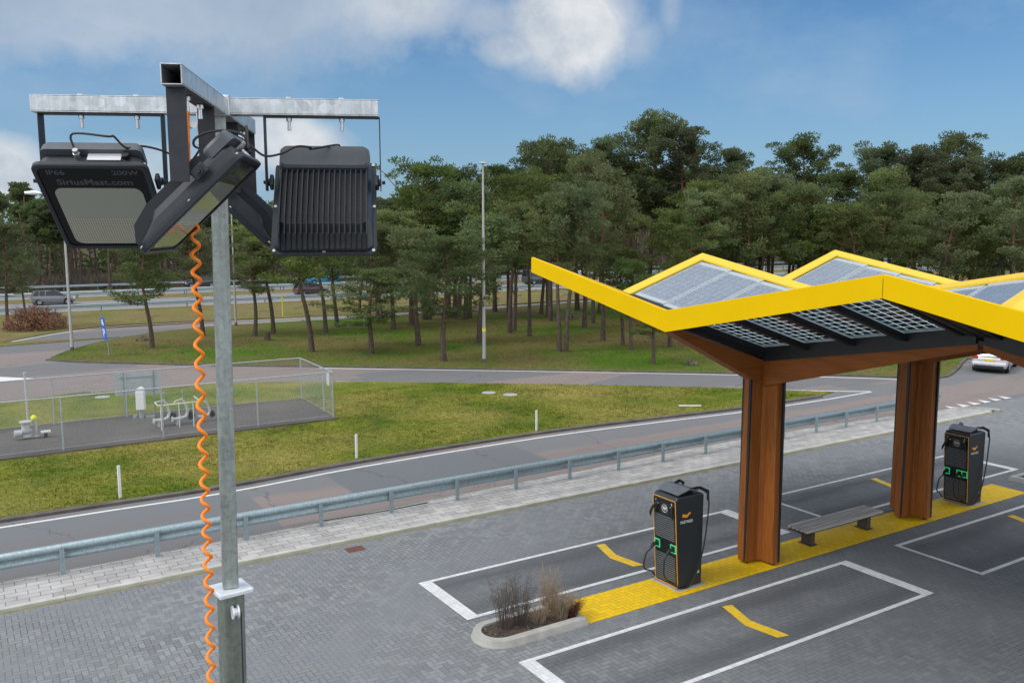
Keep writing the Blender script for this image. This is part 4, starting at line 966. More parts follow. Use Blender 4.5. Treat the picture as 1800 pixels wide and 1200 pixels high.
# floodlights
def flood(center_r, ang, Ln, tau, label, face_text=False):
    """arm-local frame: x along the arm, y towards the lit side, origin on the arm axis at the mast"""
    A = ax0 + ang
    org = Hl(cos(ang) * center_r, sin(ang) * center_r, ZB) + mo
    r = empty('floodlight', org, A, label, 'floodlight', 'floodlights hanging from the mast arms')
    # local: x along arm outward, y = rotate +90 (lit direction), z up, origin at arm axis
    w = .190; hgt = .425; dep = .072; piv = Vector((0, 0, -.265))
    zb = -.0305
    # U bracket
    br = MB(); br.box((0, 0, zb - .0025), (.418, .05, .004))
    for sx in (-1, 1): br.box((sx * .2075, 0, (zb - .30) / 2 + .0), (.0035, .056, .27))
    b0 = br.build('bracket', M['bracket'], r, bevel=.001)
    for bx in (-.12, .07):
        bl = MB(); bl.cyl((bx, 0, zb - .012), .011, .012, 6); bl.cyl((bx, 0, zb - .028), .006, .04, 8); bl.cyl((bx, 0, zb - .045), .007, .012, 6)
        bl.build('bolt', M['bolt'], r); MB().cyl((bx, 0, .034), .011, .008, 6).build('bolt_head', M['bolt'], r)
    # body frame: u = x, vface = up along face, n = face normal
    up = Vector((0, sin(tau), cos(tau))); nn = Vector((0, cos(tau), -sin(tau)))
    c = Vector((0, .03, -.368)) + up * .0
    # columns: u must satisfy u x up = nn  ->  (x) x (0,s,c) = (0,-c, s) => so use -x
    u = up.cross(nn)
    mt = Matrix((u, up, nn)).transposed().to_4x4(); mt.translation = c
    body = empty('lamp_body', (0, 0, 0)); body.parent = r; body.matrix_basis = mt
    def rr(wx, hy, rad, n=5, dx=0, dy=0, tx=1.0):
        pts = []
        for (sx, sy, a0) in ((1, 1, 0), (-1, 1, 90), (-1, -1, 180), (1, -1, 270)):
            for k in range(n + 1):
                a = radians(a0 + 90 * k / n); pts.append((dx + sx * (wx - rad) * (tx if sy > 0 else 1) + cos(a) * rad, dy + sy * (hy - rad) + sin(a) * rad))
        return pts
    def loft(rings, mb, smooth=False, closeb=True, closet=True):
        n = len(rings[0][0]); vs = [(x, y, z) for pts, z in rings for x, y in pts]
        mb.add(vs, [(k * n + i, k * n + (i + 1) % n, (k + 1) * n + (i + 1) % n, (k + 1) * n + i) for k in range(len(rings) - 1) for i in range(n)], smooth)
        if closeb: mb.add(vs[:n], [tuple(range(n - 1, -1, -1))])
        if closet: mb.add(vs[-n:], [tuple(range(n))])
    # front flange/rim
    fl = MB(); O = rr(w, hgt / 2, .03); I = rr(w - .016, hgt / 2 - .016, .022); n = len(O)
    vs = [(x, y, -.018) for x, y in O] + [(x, y, -.004) for x, y in O] + [(x * .985, y * .985, 0) for x, y in O] + [(x, y, 0) for x, y in I] + [(x, y, -.006) for x, y in I]
    fl.add(vs, [(k * n + i, k * n + (i + 1) % n, (k + 1) * n + (i + 1) % n, (k + 1) * n + i) for k in range(4) for i in range(n)]); fl.add([(x, y, -.018) for x, y in O], [tuple(range(n - 1, -1, -1))])
    fl.build('rim', M['lamp_black'], body)
    # black printed border and clear window, tapering window as in the photo
    gb = MB(); gb.prism(rr(w - .0165, hgt / 2 - .0165, .02), -.010, -.005); gb.build('face_plate', M['face_black'], body)
    gw = MB(); gw.prism(rr(w - .043, .142, .03, dy=-.042), -.0052, -.0035); gw.build('glass', M['glass'], body)
    # housing behind: bulging towards the top
    hs = MB(); loft([(rr(w - .03, hgt / 2 - .055, .03, dy=.04), -dep), (rr(w - .02, hgt / 2 - .040, .03, dy=.03), -dep + .02), (rr(w - .014, hgt / 2 - .012, .03), -.03), (rr(w - .012, hgt / 2 - .01, .03), -.0181)], hs)
    hs.build('housing', M['lamp_black'], body, bevel=.004)
    fn = MB(); nf = 17
    for i in range(nf):
        x = -w + .035 + (2 * w - .07) * i / (nf - 1)
        # fin with curved outline: high at the top, sloping to the bottom
        prof = [(.135, -dep - .012), (.10, -dep - .030), (-.10, -dep - .030), (-.17, -dep - .012), (-.205, -.045), (-.205, -.03), (.135, -dep + .004)]
        n2 = len(prof); th = .0022
        vs = [(x - th, y, z) for y, z in prof] + [(x + th, y, z) for y, z in prof]
        fn.add(vs, [tuple(range(n2)), tuple(range(2 * n2 - 1, n2 - 1, -1))] + [((k + 1) % n2, k, n2 + k, n2 + (k + 1) % n2) for k in range(n2)])
    fn.build('cooling_fins', M['fin_black'], body)
    tb = MB(); loft([(rr(w - .032, .045, .02, dy=.178), -dep - .028), (rr(w - .024, .050, .022, dy=.176), -dep - .018), (rr(w - .022, .052, .022, dy=.175), -dep + .01)], tb); tb.build('driver_box', M['driver_box'], body, bevel=.003)
    # pivots
    for sx in (-1, 1):
        pv_ = MB(); pv_.box((sx * (w + .004), .085, -.055), (.014, .05, .035)); pv_.cyl((sx * (w + .014), .085, -.055), .014, .012, 12, 'x'); pv_.cyl((sx * (w + .028), .085, -.055), .008, .012, 6, 'x'); pv_.build('pivot_lug', M['lamp_black'], body, bevel=.004)
    for (x, y) in [(w - .012, -hgt / 2 + .014), (-w + .012, -hgt / 2 + .014), (0, -hgt / 2 + .009), (w - .008, 0), (-w + .008, 0), (w - .012, hgt / 2 - .014), (-w + .012, hgt / 2 - .014)]:
        MB().cyl((x, y, -.019), .006, .006, 8).build('screw', M['bolt'], body)
    # top edge fittings: gland, vent plug, sticker
    tz = hgt / 2 - .010
    MB().box((.045, tz + .0 + .004, -.048), (.11, .003, .034)).build('rating_sticker', M['label_white'], body)
    gl_ = MB(); gl_.cyl((-.045, tz + .008, -.052), .012, .018, 8, 'y'); gl_.cyl((-.045, tz + .022, -.052), .009, .018, 10, 'y'); gl_.build('cable_gland', M['bolt'], body)
    MB().cyl((.115, tz + .009, -.05), .012, .014, 12, 'y').build('vent_plug', M['rubber'], body)
    if face_text:
        text_mesh('IP66', .030, 'lettering', M['print_grey'], body, Matrix.Translation((-.118, hgt / 2 - .040, -.0045)), .0003, 1.15, .0006)
        text_mesh('200W', .030, 'lettering', M['print_grey'], body, Matrix.Translation((.110, hgt / 2 - .040, -.0045)), .0003, 1.15, .0006)
        text_mesh('SiriusMast.com', .036, 'lettering', M['print_grey'], body, Matrix.Translation((.0, hgt / 2 - .085, -.0045)), .0003, 1.15, .0008)
    return r, body, mt, org, A
FL = [flood(.405, pi, .65, radians(47), 'left floodlight showing its lettered black face and glass', True), flood(.445, -pi / 2, .70, radians(46), 'middle floodlight nearest the camera, seen from its side and tilted right', True),
      flood(.367, 0, .59, radians(36), 'right floodlight seen from behind with vertical cooling fins', True), flood(.43, pi / 2, .66, radians(46), 'rear floodlight mostly hidden behind the mast and the middle one', True)]
# black supply cables from each lamp to the hub
def gland_pos(f):
    r, body, mt, org, A = f; return (Matrix.Translation(org) @ Matrix.Rotation(A, 4, 'Z') @ mt) @ Vector((-.045, .245, -.052))
def hang(pts, n=6):
    sm = []
    for i in range(len(pts) - 1):
        a0, a1, a2, a3 = pts[max(i - 1, 0)], pts[i], pts[i + 1], pts[min(i + 2, len(pts) - 1)]
        for k in range(n):
            t_ = k / n; sm.append(.5 * ((2 * a1) + (a2 - a0) * t_ + (2 * a0 - 5 * a1 + 4 * a2 - a3) * t_ * t_ + (3 * a1 - a0 - 3 * a2 + a3) * t_ ** 3))
    sm.append(pts[-1]); return sm
def CP(px, py, d):
    q = ray(px, py); s = d / q.y; return CF(q.x * s, q.y * s, H + q.z * s)
hubp = CP(352, 262, 3.22)
g = gland_pos(FL[0]); o = MB().tube(hang([g, g + Vector((0, 0, .045)), CP(190, 240, 3.05), CP(200, 240, 3.08), CP(222, 260, 3.1), CP(250, 257, 3.15), CP(288, 266, 3.2), CP(330, 285, 3.25), hubp]), .0038, 8).build('lamp_cable', M['rubber'], FL[0][0], M=(Matrix.Translation(FL[0][3]) @ Matrix.Rotation(FL[0][4], 4, 'Z')).inverted())
g = gland_pos(FL[1]); o = MB().tube(hang([g, g + Vector((0, 0, .04)), CP(436, 262, 2.75), CP(430, 240, 2.8), CP(400, 230, 2.85), CP(365, 233, 2.9), CP(343, 244, 2.95), CP(341, 256, 3.05), hubp]), .0042, 8).build('lamp_cable', M['rubber'], FL[1][0], M=(Matrix.Translation(FL[1][3]) @ Matrix.Rotation(FL[1][4], 4, 'Z')).inverted())
g = gland_pos(FL[2]); o = MB().tube(hang([g, g + Vector((0, 0, .02)), CP(548, 262, 3.3), CP(545, 259, 3.25), CP(520, 258, 3.22), CP(495, 270, 3.2), CP(465, 274, 3.2), CP(440, 256, 3.2), CP(415, 240, 3.2), CP(385, 245, 3.2), hubp]), .0042, 8).build('lamp_cable', M['rubber'], FL[2][0], M=(Matrix.Translation(FL[2][3]) @ Matrix.Rotation(FL[2][4], 4, 'Z')).inverted())

# coiled orange cable
def track(py):
    T = [(-400, 330), (208, 330), (300, 332), (400, 342), (560, 348), (700, 353), (880, 361), (1050, 368), (1200, 372), (2600, 410), (6000, 480)]
    for (y0, x0), (y1, x1) in zip(T, T[1:]):
        if py <= y1: return x0 + (x1 - x0) * (py - y0) / (y1 - y0)
    return T[-1][1]
zt_ = 8.37; pts = []; DC = 3.02
def xz(z):   # plan x for a given height at depth DC
    t0, t1 = 0, 6000
    for _ in range(24):
        tm = (t0 + t1) / 2
        if at_depth(track(tm), tm, DC).z > z: t0 = tm
        else: t1 = tm
    return at_depth(track(t0), t0, DC).x
z = 8.40; k = 0
while z > 8.1: pts.append(CF(xz(z), DC, z)); z -= .03
ph = 0.0; zz = z
rr_ = random.Random(3)
while zz > .9:
    rad = .0128 * min(1, (z - zz) / .08 + .1); pts.append(CF(xz(zz) + cos(ph) * rad, DC + sin(ph) * rad, zz)); ph += 2 * pi / 12; zz -= .066 / 12 * (1 + .10 * sin(zz * 7))
rt_ = tag(MB().tube(pts, .0063, 8).build('coiled_cable', M['orange_cable']), 'spiral orange power cable hanging beside the mast from the hub', 'cable')

# ------------------------------------------------------------------ lamp posts and signs
def lamp_post(px, py, h, label, style, r0=.11):
    p = G(px, py, .05)
    r = empty('lamp_post', p, 0, label, 'lamp post', 'street lamps')
    MB().tube([(0, 0, 0), (0, 0, h)], [r0, r0 * .45], 14).build('pole', M['lamp_grey'], r)
    MB().cyl((0, 0, .12), r0 * 1.15, .24, 14).build('foot', M['kerb_dark'], r)
    m = MB()
    if style == 'top':
        d = CFd(-1, .2).normalized(); m.cyl((0, 0, h + .05), .30, .09, 18, r2=.14); m.build('lamp_head', M['lamp_grey'], r)
        b = MB(); b.cyl((0, 0, 1.95), r0 * 1.02, .22, 14); b.build('number_band', M['yellow_hood'], r)
    else:
        d = CFd(-1, .1).normalized(); m.tube([(0, 0, h - .05), d * .8 + Vector((0, 0, h + .12)), d * 1.5 + Vector((0, 0, h + .18))], .045, 8); m.build('arm', M['lamp_grey'], r)
        hd = MB(); hd.tube([d * 1.4 + Vector((0, 0, h + .18)), d * 1.8 + Vector((0, 0, h + .22)), d * 2.5 + Vector((0, 0, h + .22))], [.07, .16, .10], 10); hd.build('lamp_head', M['galv_white'], r)
lamp_post(851, 637, 11.6, 'tall slim grey lamp post with flat round head in front of the pines', 'top')
lamp_post(127, 616, 10.0, 'tall grey lamp post with a side arm below the left floodlight', 'arm')
lamp_post(415, 572, 10.6, 'distant grey lamp post partly hidden right of the mast', 'arm', .10)
lamp_post(1311, 500, 13.0, 'distant white lamp post among the pines above the canopy', 'top', .12)
sg = empty('parking_sign', G(192, 625, .05), 0, 'blue parking sign with white P and arrow on a leaning post', 'road sign')
pm = Matrix.Rotation(radians(3), 4, CFd(0, 1).normalized()); MB().tube([(0, 0, 0), CFd(-.07, 0, 1.0), CFd(-.26, 0, 2.45)], .035, 10).build('post', M['galv_rail'], sg)
ang = ax0 + radians(-58)
bm = Matrix.Translation(CFd(-.22, -.06, 1.72)) @ Matrix.Rotation(radians(-5), 4, CFd(0, 1).normalized()) @ Matrix.Rotation(ang, 4, 'Z')
sb = MB().box((0, 0, 0), (.86, .03, 1.42)).build('panel', M['sign_blue'], sg, M=bm, bevel=.006)
fm = Matrix.Rotation(radians(90), 4, 'X')
text_mesh('P', .72, 'letter', M['logo_white'], sb, Matrix.Translation((0, -.017, -.30)) @ fm, .001, 1.3, .02)
ar = MB(); ar.prism([(-.26, .0), (.0, .26), (.0, .10), (.24, .10), (.24, -.10), (0, -.10), (0, -.26)], 0, .002)
ar.build('arrow', M['logo_white'], sb, M=Matrix.Translation((0, -.019, .40)) @ fm @ Matrix.Rotation(radians(-45), 4, 'Z'))
for (px, py, h, mt_, lab) in [(640, 574, 1.1, 'sign_back', 'small grey-green roadside marker by the far ramp'), (497, 556, 1.9, 'yellow_hood', 'thin yellow post standing on the far verge left of the thick pine')]:
    r = empty('roadside_post', G(px, py, .05), 0, lab, 'post'); MB().cyl((0, 0, h / 2), .04, h, 8).build('pole', M[mt_], r); MB().box((0, 0, h * .85), (.16, .05, h * .3)).build('plate', M[mt_], r)

# ------------------------------------------------------------------ cars
def car(px, py, heading, paint, label, kind='hatch', plate=False, z=.0):
    p = py if px is None else G(px, py, z); r = empty({'van': 'van', 'truck': 'truck'}.get(kind, 'parked_car' if plate else 'car'), (p.x, p.y, z), heading, label, {'van': 'van', 'truck': 'truck'}.get(kind, 'car'))
    mp = simple('paint_' + label.split()[0] + kind, paint, .28, .35 if max(paint) > .2 else 0, .03, 3, coat=.8)
    if kind == 'sedan': L, Wd = 4.5, 1.8; st = [(-2.25, .42, .78, .78), (-2.15, .30, 1.02, .86), (-1.5, .22, 1.05, .90), (-.5, .2, .98, .905), (.8, .2, .96, .90), (1.6, .22, .90, .87), (2.1, .26, .74, .80), (2.25, .38, .60, .70)]; gh = [(-1.75, .82), (-.85, 1.44), (.35, 1.46), (1.15, .97)]
    elif kind == 'van': L, Wd = 4.9, 1.95; st = [(-2.45, .38, 1.10, .93), (-2.4, .28, 1.14, .96), (-1.2, .24, 1.14, .98), (1.0, .24, 1.12, .97), (1.9, .26, 1.02, .94), (2.35, .32, .86, .86), (2.45, .42, .70, .78)]; gh = [(-2.40, 1.12), (-2.22, 1.92), (.95, 1.92), (1.75, 1.08)]
    else: L, Wd = 4.2, 1.76; st = [(-2.05, .40, .84, .80), (-1.98, .28, .98, .86), (-1.2, .22, .99, .88), (.4, .2, .96, .885), (1.3, .22, .90, .86), (1.9, .26, .76, .80), (2.08, .38, .60, .70)]; gh = [(-2.0, .92), (-1.65, 1.46), (.25, 1.52), (1.25, .95)]
    b = MB(); rings = []
    for (x, zb, zt, hw) in st:
        hh = zt - zb
        rings.append([(x, -hw * .92, zb), (x, -hw, zb + hh * .28), (x, -hw, zb + hh * .62), (x, -hw * .95, zt - .04), (x, -hw * .86, zt), (x, 0, zt + .02), (x, hw * .86, zt), (x, hw * .95, zt - .04), (x, hw, zb + hh * .62), (x, hw, zb + hh * .28), (x, hw * .92, zb)])
    n = len(rings[0]); vs = [v for rg_ in rings for v in rg_]
    b.add(vs, [(k * n + i, (k + 1) * n + i, (k + 1) * n + (i + 1) % n, k * n + (i + 1) % n)[::-1] for k in range(len(rings) - 1) for i in range(n)], True)
    b.add(rings[0], [tuple(range(n))]); b.add(rings[-1], [tuple(range(n - 1, -1, -1))])
    body = b.build('body', mp, r, bevel=.02)
    # cabin: glass volume and painted roof
    g1, g2, g3, g4 = gh; hwb = .90 * Wd / 2; hwt = .74 * Wd / 2 if kind != 'van' else .86 * Wd / 2
    gl = MB(); V = [(g1[0], -hwb, g1[1]), (g1[0], hwb, g1[1]), (g4[0], hwb, g4[1]), (g4[0], -hwb, g4[1]), (g2[0], -hwt, g2[1]), (g2[0], hwt, g2[1]), (g3[0], hwt, g3[1]), (g3[0], -hwt, g3[1])]
    gl.add(V, [(0, 1, 2, 3)[::1], (4, 7, 6, 5)[::1], (0, 4, 5, 1), (2, 6, 7, 3), (1, 5, 6, 2), (3, 7, 4, 0)]); gl.build('windows', M['glass_dark'], r, bevel=.03)
    rf = MB(); rf.box(((g2[0] + g3[0]) / 2, 0, g2[1] + .018), (g3[0] - g2[0] + .10, 2 * hwt + .01, .035)); rf.build('roof', mp, r, bevel=.015)
    pil = MB()
    for (A_, B_) in [((g1[0], g1[1]), (g2[0], g2[1])), ((g4[0], g4[1]), (g3[0], g3[1]))] + [((x, g1[1]), (x * .97, g2[1])) for x in ((g2[0] + g3[0]) / 2, g2[0] + .35)]:
        for sy in (-1, 1): pil.tube([(A_[0], sy * hwb, A_[1] - .03), (B_[0], sy * hwt, B_[1] + .02)], .04, 5)
    pil.build('pillar', mp, r)
    for wx in (-L * .31, L * .32):
        for sy in (-1, 1):
            yw = sy * (Wd / 2 - .11); wh = MB(); wh.cyl((wx, yw, .32), .32, .22, 22, 'y'); w_ = wh.build('wheel', M['tyre'], r, bevel=.02)
            MB().cyl((wx, yw + sy * .105, .32), .20, .03, 16, 'y').build('rim', M['hub'], w_)
            MB().cyl((wx, yw + sy * .0, .36), .38, .205, 22, 'y').build('wheel_arch', M['under'], r)
    ub = MB(); ub.box((0, 0, .22), (L * .9, Wd * .86, .12)); ub.build('underbody', M['under'], r)
    xr = st[0][0]; zt = st[1][2]
    for sy in (-1, 1):
        MB().box((xr + .05, sy * Wd * .385, zt - .16), (.14, .30, .17)).build('tail_light', M['red_lens'], r, bevel=.03)
        MB().box((st[-1][0] - .10, sy * Wd * .34, .66), (.14, .32, .14)).build('headlight', M['label_white'], r, bevel=.03)
        MB().box((g4[0] - .25, sy * (Wd / 2 + .08), g4[1] + .06), (.12, .2, .13)).build('mirror', mp, r, bevel=.03)
    if plate:
        MB().box((xr - .016, 0, .74), (.02, .52, .12)).build('number_plate', M['plate_yellow'], r)
        MB().box((xr - .02, 0, .34), (.06, 1.45, .14)).build('bumper_insert', M['under'], r, bevel=.02)
        bmp = MB(); bmp.box((xr + .05, 0, .52), (.22, 1.70, .20)); bmp.build('bumper', mp, r, bevel=.06, seg=3)
        MB().box((xr + .06, 0, .92), (.16, 1.1, .012)).build('boot_seam', M['under'], r)
    return r
_q = CFd(sin(radians(37)), cos(radians(37))); _g = G(1737, 656) + _q * 2.25; car(None, _g, atan2(_q.y, _q.x), (.62, .64, .66), 'silver parked car seen from behind under the canopy beam, with yellow plate', 'sedan', plate=True)
car(93, 535, 0.0, (.16, .17, .19), 'grey hatchback on the near carriageway behind the left lamp post', 'hatch')
car(548, 519, 0.0, (.05, .035, .035), 'dark car on the near carriageway partly behind the thick leaning pine', 'hatch')
car(948, 499, 0.0, (.03, .045, .05), 'dark green van on the motorway left of the yellow canopy tip', 'van')
car(1040, 487, 0.0, (.60, .62, .65), 'white van on the motorway just above the yellow canopy tip', 'van')
car(352, 505, pi, (.03, .03, .035), 'black car on the far carriageway left of the mast', 'hatch')
car(567, 499, pi, (.015, .24, .42), 'bright blue van on the far carriageway between pine trunks', 'van')
car(1548, 468, 0.0, (.62, .63, .66), 'white car on the motorway above the rear canopy roof', 'hatch')
tk = empty('truck', (*G(1768, 475, 0)[:2], 0), 0, 'white box truck with a coloured emblem at the right edge behind trees', 'truck')
MB().box((-1, 0, 2.35), (8.5, 2.5, 2.9)).build('box_body', M['white_plastic'], tk, bevel=.03); MB().box((4.6, 0, 1.7), (2.0, 2.4, 2.4)).build('cab', M['white_plastic'], tk, bevel=.15)
MB().box((0, 0, .7), (10, 2.2, .3)).build('chassis', M['under'], tk)
for wx in (-4, -2.8, 4.3):
    for sy in (-1, 1): MB().cyl((wx, sy * 1.1, .5), .5, .3, 20, 'y').build('wheel', M['tyre'], tk)
em = MB(); em.cyl((.6, -1.26, 3.0), .5, .02, 20, 'y'); em.build('orange_emblem', M['logo_orange'], tk); MB().cyl((1.0, -1.262, 2.5), .4, .02, 20, 'y').build('green_emblem', simple('emblem_green', (.03, .28, .16), .5), tk)

# ------------------------------------------------------------------ trees
def needles(mb, c, rx, rz, n, rnd, ln=.26, wd=.07):
    for _ in range(n):
        while True:
            x, y, z = rnd.uniform(-1, 1), rnd.uniform(-1, 1), rnd.uniform(-1, 1)
            d = x * x + y * y + z * z
            if .12 < d < 1: break
        p = Vector((c[0] + x * rx, c[1] + y * rx, c[2] + z * rz))
        u = Vector((x * .7 + rnd.gauss(0, .6), y * .7 + rnd.gauss(0, .6), .35 + z * .4 + rnd.gauss(0, .5)))
        u.normalize(); v = u.cross(Vector((rnd.gauss(0, 1), rnd.gauss(0, 1), rnd.gauss(0, 1))))
        if v.length < 1e-3: continue
        v.normalize(); l = ln * rnd.uniform(.6, 1.3); w = wd * rnd.uniform(.7, 1.3)
        mb.v += [tuple(p), tuple(p + u * l * .55 + v * w), tuple(p + u * l), tuple(p + u * l * .45 - v * w)]
        k = len(mb.v) - 4; mb.f.append((k, k + 1, k + 2, k + 3)); mb.sm.append(False); mb.mi.append(0)
def pine_meshes(seed, h, base, spread, r0, nl, dens=120, ln=.26, wd=.07, lean=.04, mat='needle', flat=.45, top=1.0):
    rnd = random.Random(seed); tk_ = MB(); cr = MB()
    bx, by = rnd.gauss(0, lean), rnd.gauss(0, lean); path = []; rad = []
    ph = rnd.uniform(0, 6.28); amp = rnd.uniform(.12, .48)
    for i in range(13):
        k = i / 12; z = h * .93 * k
        path.append(Vector((bx * z + amp * sin(k * 5 + ph) * k, by * z + amp * cos(k * 4 + ph) * k, z - .1))); rad.append(r0 * (1.18 if i == 0 else 1) * (1 - .80 * k))
    tk_.tube(path, rad, 9, cap=False)
    def at(z):
        k = max(0, min(.9999, z / (h * .93))) * 12; i = int(k); return path[i].lerp(path[i + 1], k - i)
    for i in range(nl):
        kz = base + (1 - base) * ((i + rnd.random()) / nl) ** .85; z = h * kz * .95; p = at(z); kk = (kz - base) / (1 - base)
        # crown profile: widest at ~40 % of the crown, rounded to the top
        prof = (sin(pi * min(1, kk * .82 + .16)) ** .7) * (1 if kk > .12 else .75)
        L = spread * prof * rnd.choice((.45, .75, .9, 1.0, 1.18 if kk < .6 else .8)) * rnd.uniform(.8, 1.1) + .25; a = i * 2.4 + rnd.gauss(0, .5); upk = rnd.uniform(.05, .4) + kk * .55
        d = Vector((cos(a), sin(a), 0)); q1 = p + d * L * .5 + Vector((rnd.gauss(0, .1), rnd.gauss(0, .1), L * upk * .25)); q2 = p + d * L + Vector((rnd.gauss(0, .15), rnd.gauss(0, .15), L * upk))
        tk_.tube([p, q1, q2], [r0 * .36 * (1 - kk * .5), r0 * .26 * (1 - kk * .5), r0 * .10], 5, cap=False)
        m = 2 if L < 1.4 else 4
        for j in range(m + 1):
            t = 1 - j * .2; 
            if t < .3: break
            c = (p.lerp(q1, t * 2) if t < .5 else q1.lerp(q2, t * 2 - 1)) + Vector((rnd.gauss(0, .28), rnd.gauss(0, .28), rnd.uniform(.0, .3)))
            rx = rnd.uniform(.34, .78) * (.8 + spread * .1); needles(cr, c, rx, rx * flat * rnd.uniform(.8, 1.4), int(dens * rx / .6), rnd, ln, wd)
            if rnd.random() < .8:
                tk_.tube([p.lerp(q2, t * .8), c + Vector((0, 0, .1))], [r0 * .11, r0 * .05], 3, cap=False)
    tp = at(h * .93)
    for k in range(5): needles(cr, tp + Vector((rnd.gauss(0, .5), rnd.gauss(0, .5), rnd.uniform(-.6, h * .05))), .6, .35, dens, rnd, ln, wd)
    for i in range(rnd.randint(3, 7)):   # dead snags on the bare stem
        z = h * rnd.uniform(.25, max(.3, base)); p = at(z); a = rnd.uniform(0, 6.28); L = rnd.uniform(.5, 1.6)
        tk_.tube([p, p + Vector((cos(a) * L * .6, sin(a) * L * .6, L * .1)), p + Vector((cos(a + .4) * L, sin(a + .4) * L, -L * .1))], [r0 * .18, r0 * .1, r0 * .04], 4, cap=False)
    return tk_.mesh('trunk', M['bark']), cr.mesh('crown', M[mat])
def put_tree(name, meshes, x, y, s, rz, label, cat, group, z=.03, kind_parts=('trunk', 'crown')):
    r = empty(name, (x, y, z), rz, label, cat, group); r.scale = (s[0], s[0], s[1])
    for me, nm in zip(meshes, kind_parts):
        o = bpy.data.objects.new(nm, me); COL.objects.link(o); o.parent = r
    return r
rnd = random.Random(11)
NV = [pine_meshes(100 + i, 12.0, b, sp, .2, nl, 105, .25, .046, ln_, 'needle', fl) for i, (b, sp, nl, ln_, fl) in
      enumerate([(.40, 2.5, 22, .04, .5), (.34, 3.0, 26, .06, .45), (.46, 2.7, 22, .03, .42), (.54, 3.1, 20, .05, .38), (.38, 2.3, 24, .03, .5), (.58, 2.9, 18, .07, .36)])]
TALL = [pine_meshes(200 + i, 16.0, b, sp, .25, nl, 125, .27, .052, .03, 'needle_dark', .38) for i, (b, sp, nl) in enumerate([(.48, 3.5, 30), (.54, 3.9, 28), (.42, 3.1, 30), (.50, 3.3, 24)])]
FAR = [pine_meshes(300 + i, 17.0, b, sp, .2, nl, 90, .38, .11, .02, 'needle_dark', .5) for i, (b, sp, nl) in enumerate([(.60, 2.5, 22), (.55, 2.9, 24), (.66, 2.6, 20), (.50, 2.4, 24)])]
def camxy(p):   # distance in front of the camera and photo x of a ground point
    # invert CF
    a, t = p[0], -p[1]; x = CX + a * sin(TH) + t * cos(TH); y = CY + a * cos(TH) - t * sin(TH); return x, y
sky_pts = [(-200, 300), (0, 300), (60, 312), (120, 335), (250, 345), (440, 345), (560, 345), (640, 352), (705, 345), (745, 290), (830, 292), (880, 292), (930, 262), (960, 246), (1010, 268), (1050, 245), (1100, 215), (1140, 205), (1200, 212), (1228, 285), (1270, 262), (1330, 264), (1400, 252), (1435, 258), (1465, 282), (1530, 258), (1600, 262), (1640, 243), (1700, 270), (1760, 276), (1800, 268), (2100, 270)]
def ysky(px):
    for (x0, y0), (x1, y1) in zip(sky_pts, sky_pts[1:]):
        if px <= x1: return y0 + (y1 - y0) * (px - x0) / (x1 - x0)
    return 270
near = [(268, 611, .72, 0), (357, 590, .75, 5), (448, 591, .7, 2), (481, 586, .8, 3), (548, 618, .80, 5), (573, 586, .82, 5), (593, 574, .85, 0), (652, 621, .50, 1), (692, 578, .72, 4), (723, 572, .8, 1), (736, 607, .62, 0),
        (754, 561, 1.0, 3), (780, 634, .58, 1), (806, 562, .9, 0), (818, 561, .7, 2), (842, 603, .66, 4), (896, 585, .92, 3), (904, 582, .8, 2), (931, 591, .7, 5), (967, 564, 1.0, 2), (983, 618, .74, 3), (995, 618, .8, 5), (1027, 576, .95, 0),
        (1043, 568, .8, 1), (1060, 599, .85, 4), (1095, 608, .45, 4), (1110, 615, .40, 0), (1148, 640, .36, 1), (1178, 610, .6, 2)]
near.sort()
for i, (px, py, fr, v) in enumerate(near):
    p = G(px, py, .05); x, d = camxy(p); top = H + (400 - ysky(px)) * d / F; h = top * fr
    lab = 'pine with bare lower trunk on the green island, %s from the %s' % ((ORD[i], 'left') if i < 15 else (ORD[len(near) - 1 - i], 'right'))
    thick = 1.25 if px == 548 else 1.0
    wide = .28 if 640 < px < 850 else (.12 if px < 700 else 0)
    if 640 < px < 850 and fr < .8: h *= 1.10
    put_tree('pine_tree', NV[v], p.x, p.y, (h / 12 * .5 + .42 * thick + wide, h / 12), rnd.uniform(0, 6.28), lab, 'tree', 'pines on the green island')
# tall skyline pines rising inside the island wood
tall = [(1140, 548, 1.0, 0, 'tallest pine, its broad crown highest above the wood'), (965, 556, 1.0, 1, 'tall pine with a ragged top left of the tallest one'), (1055, 550, .97, 2, 'pine filling in just left of the tallest crown'), (1200, 553, .98, 2, 'pine leaning into the right side of the tallest crown'),
        (1285, 548, 1.0, 1, 'round-topped pine right of the tallest crown'), (1350, 556, .86, 0, 'bushy pine behind the first roof peak'), (1405, 545, 1.0, 0, 'pine with an upright tuft above the second roof peak'), (1470, 552, .92, 2, 'lower pine right of the second roof peak'),
        (1535, 546, 1.0, 1, 'pine with an open top over the right roof'), (1600, 550, .98, 0, 'pine left of the highest right crown'), (1648, 544, 1.0, 1, 'highest pine of the right-hand stand'), (1705, 552, .97, 2, 'pine right of the highest right crown'),
        (1760, 548, .98, 0, 'pine next to the right edge of the picture'), (1815, 550, 1.0, 1, 'pine cut by the right edge of the picture'), (870, 548, 1.0, 1, 'pine just right of the slim round-headed lamp post'), (800, 542, .98, 0, 'pine just left of the slim round-headed lamp post'), (1015, 545, .97, 0, 'tall pine behind the leaning twin trunks')]
for (px, py, fr, v, lab) in tall:
    p = G(px, py, .05); x, d = camxy(p); h = (H + (400 - ysky(px)) * d / F) * fr
    put_tree('tall_pine_tree', TALL[(v + int(px)) % 4], p.x, p.y, (h / 16 * .6 + .4, h / 16), rnd.uniform(0, 6.28), lab, 'tree', 'tall skyline pines')
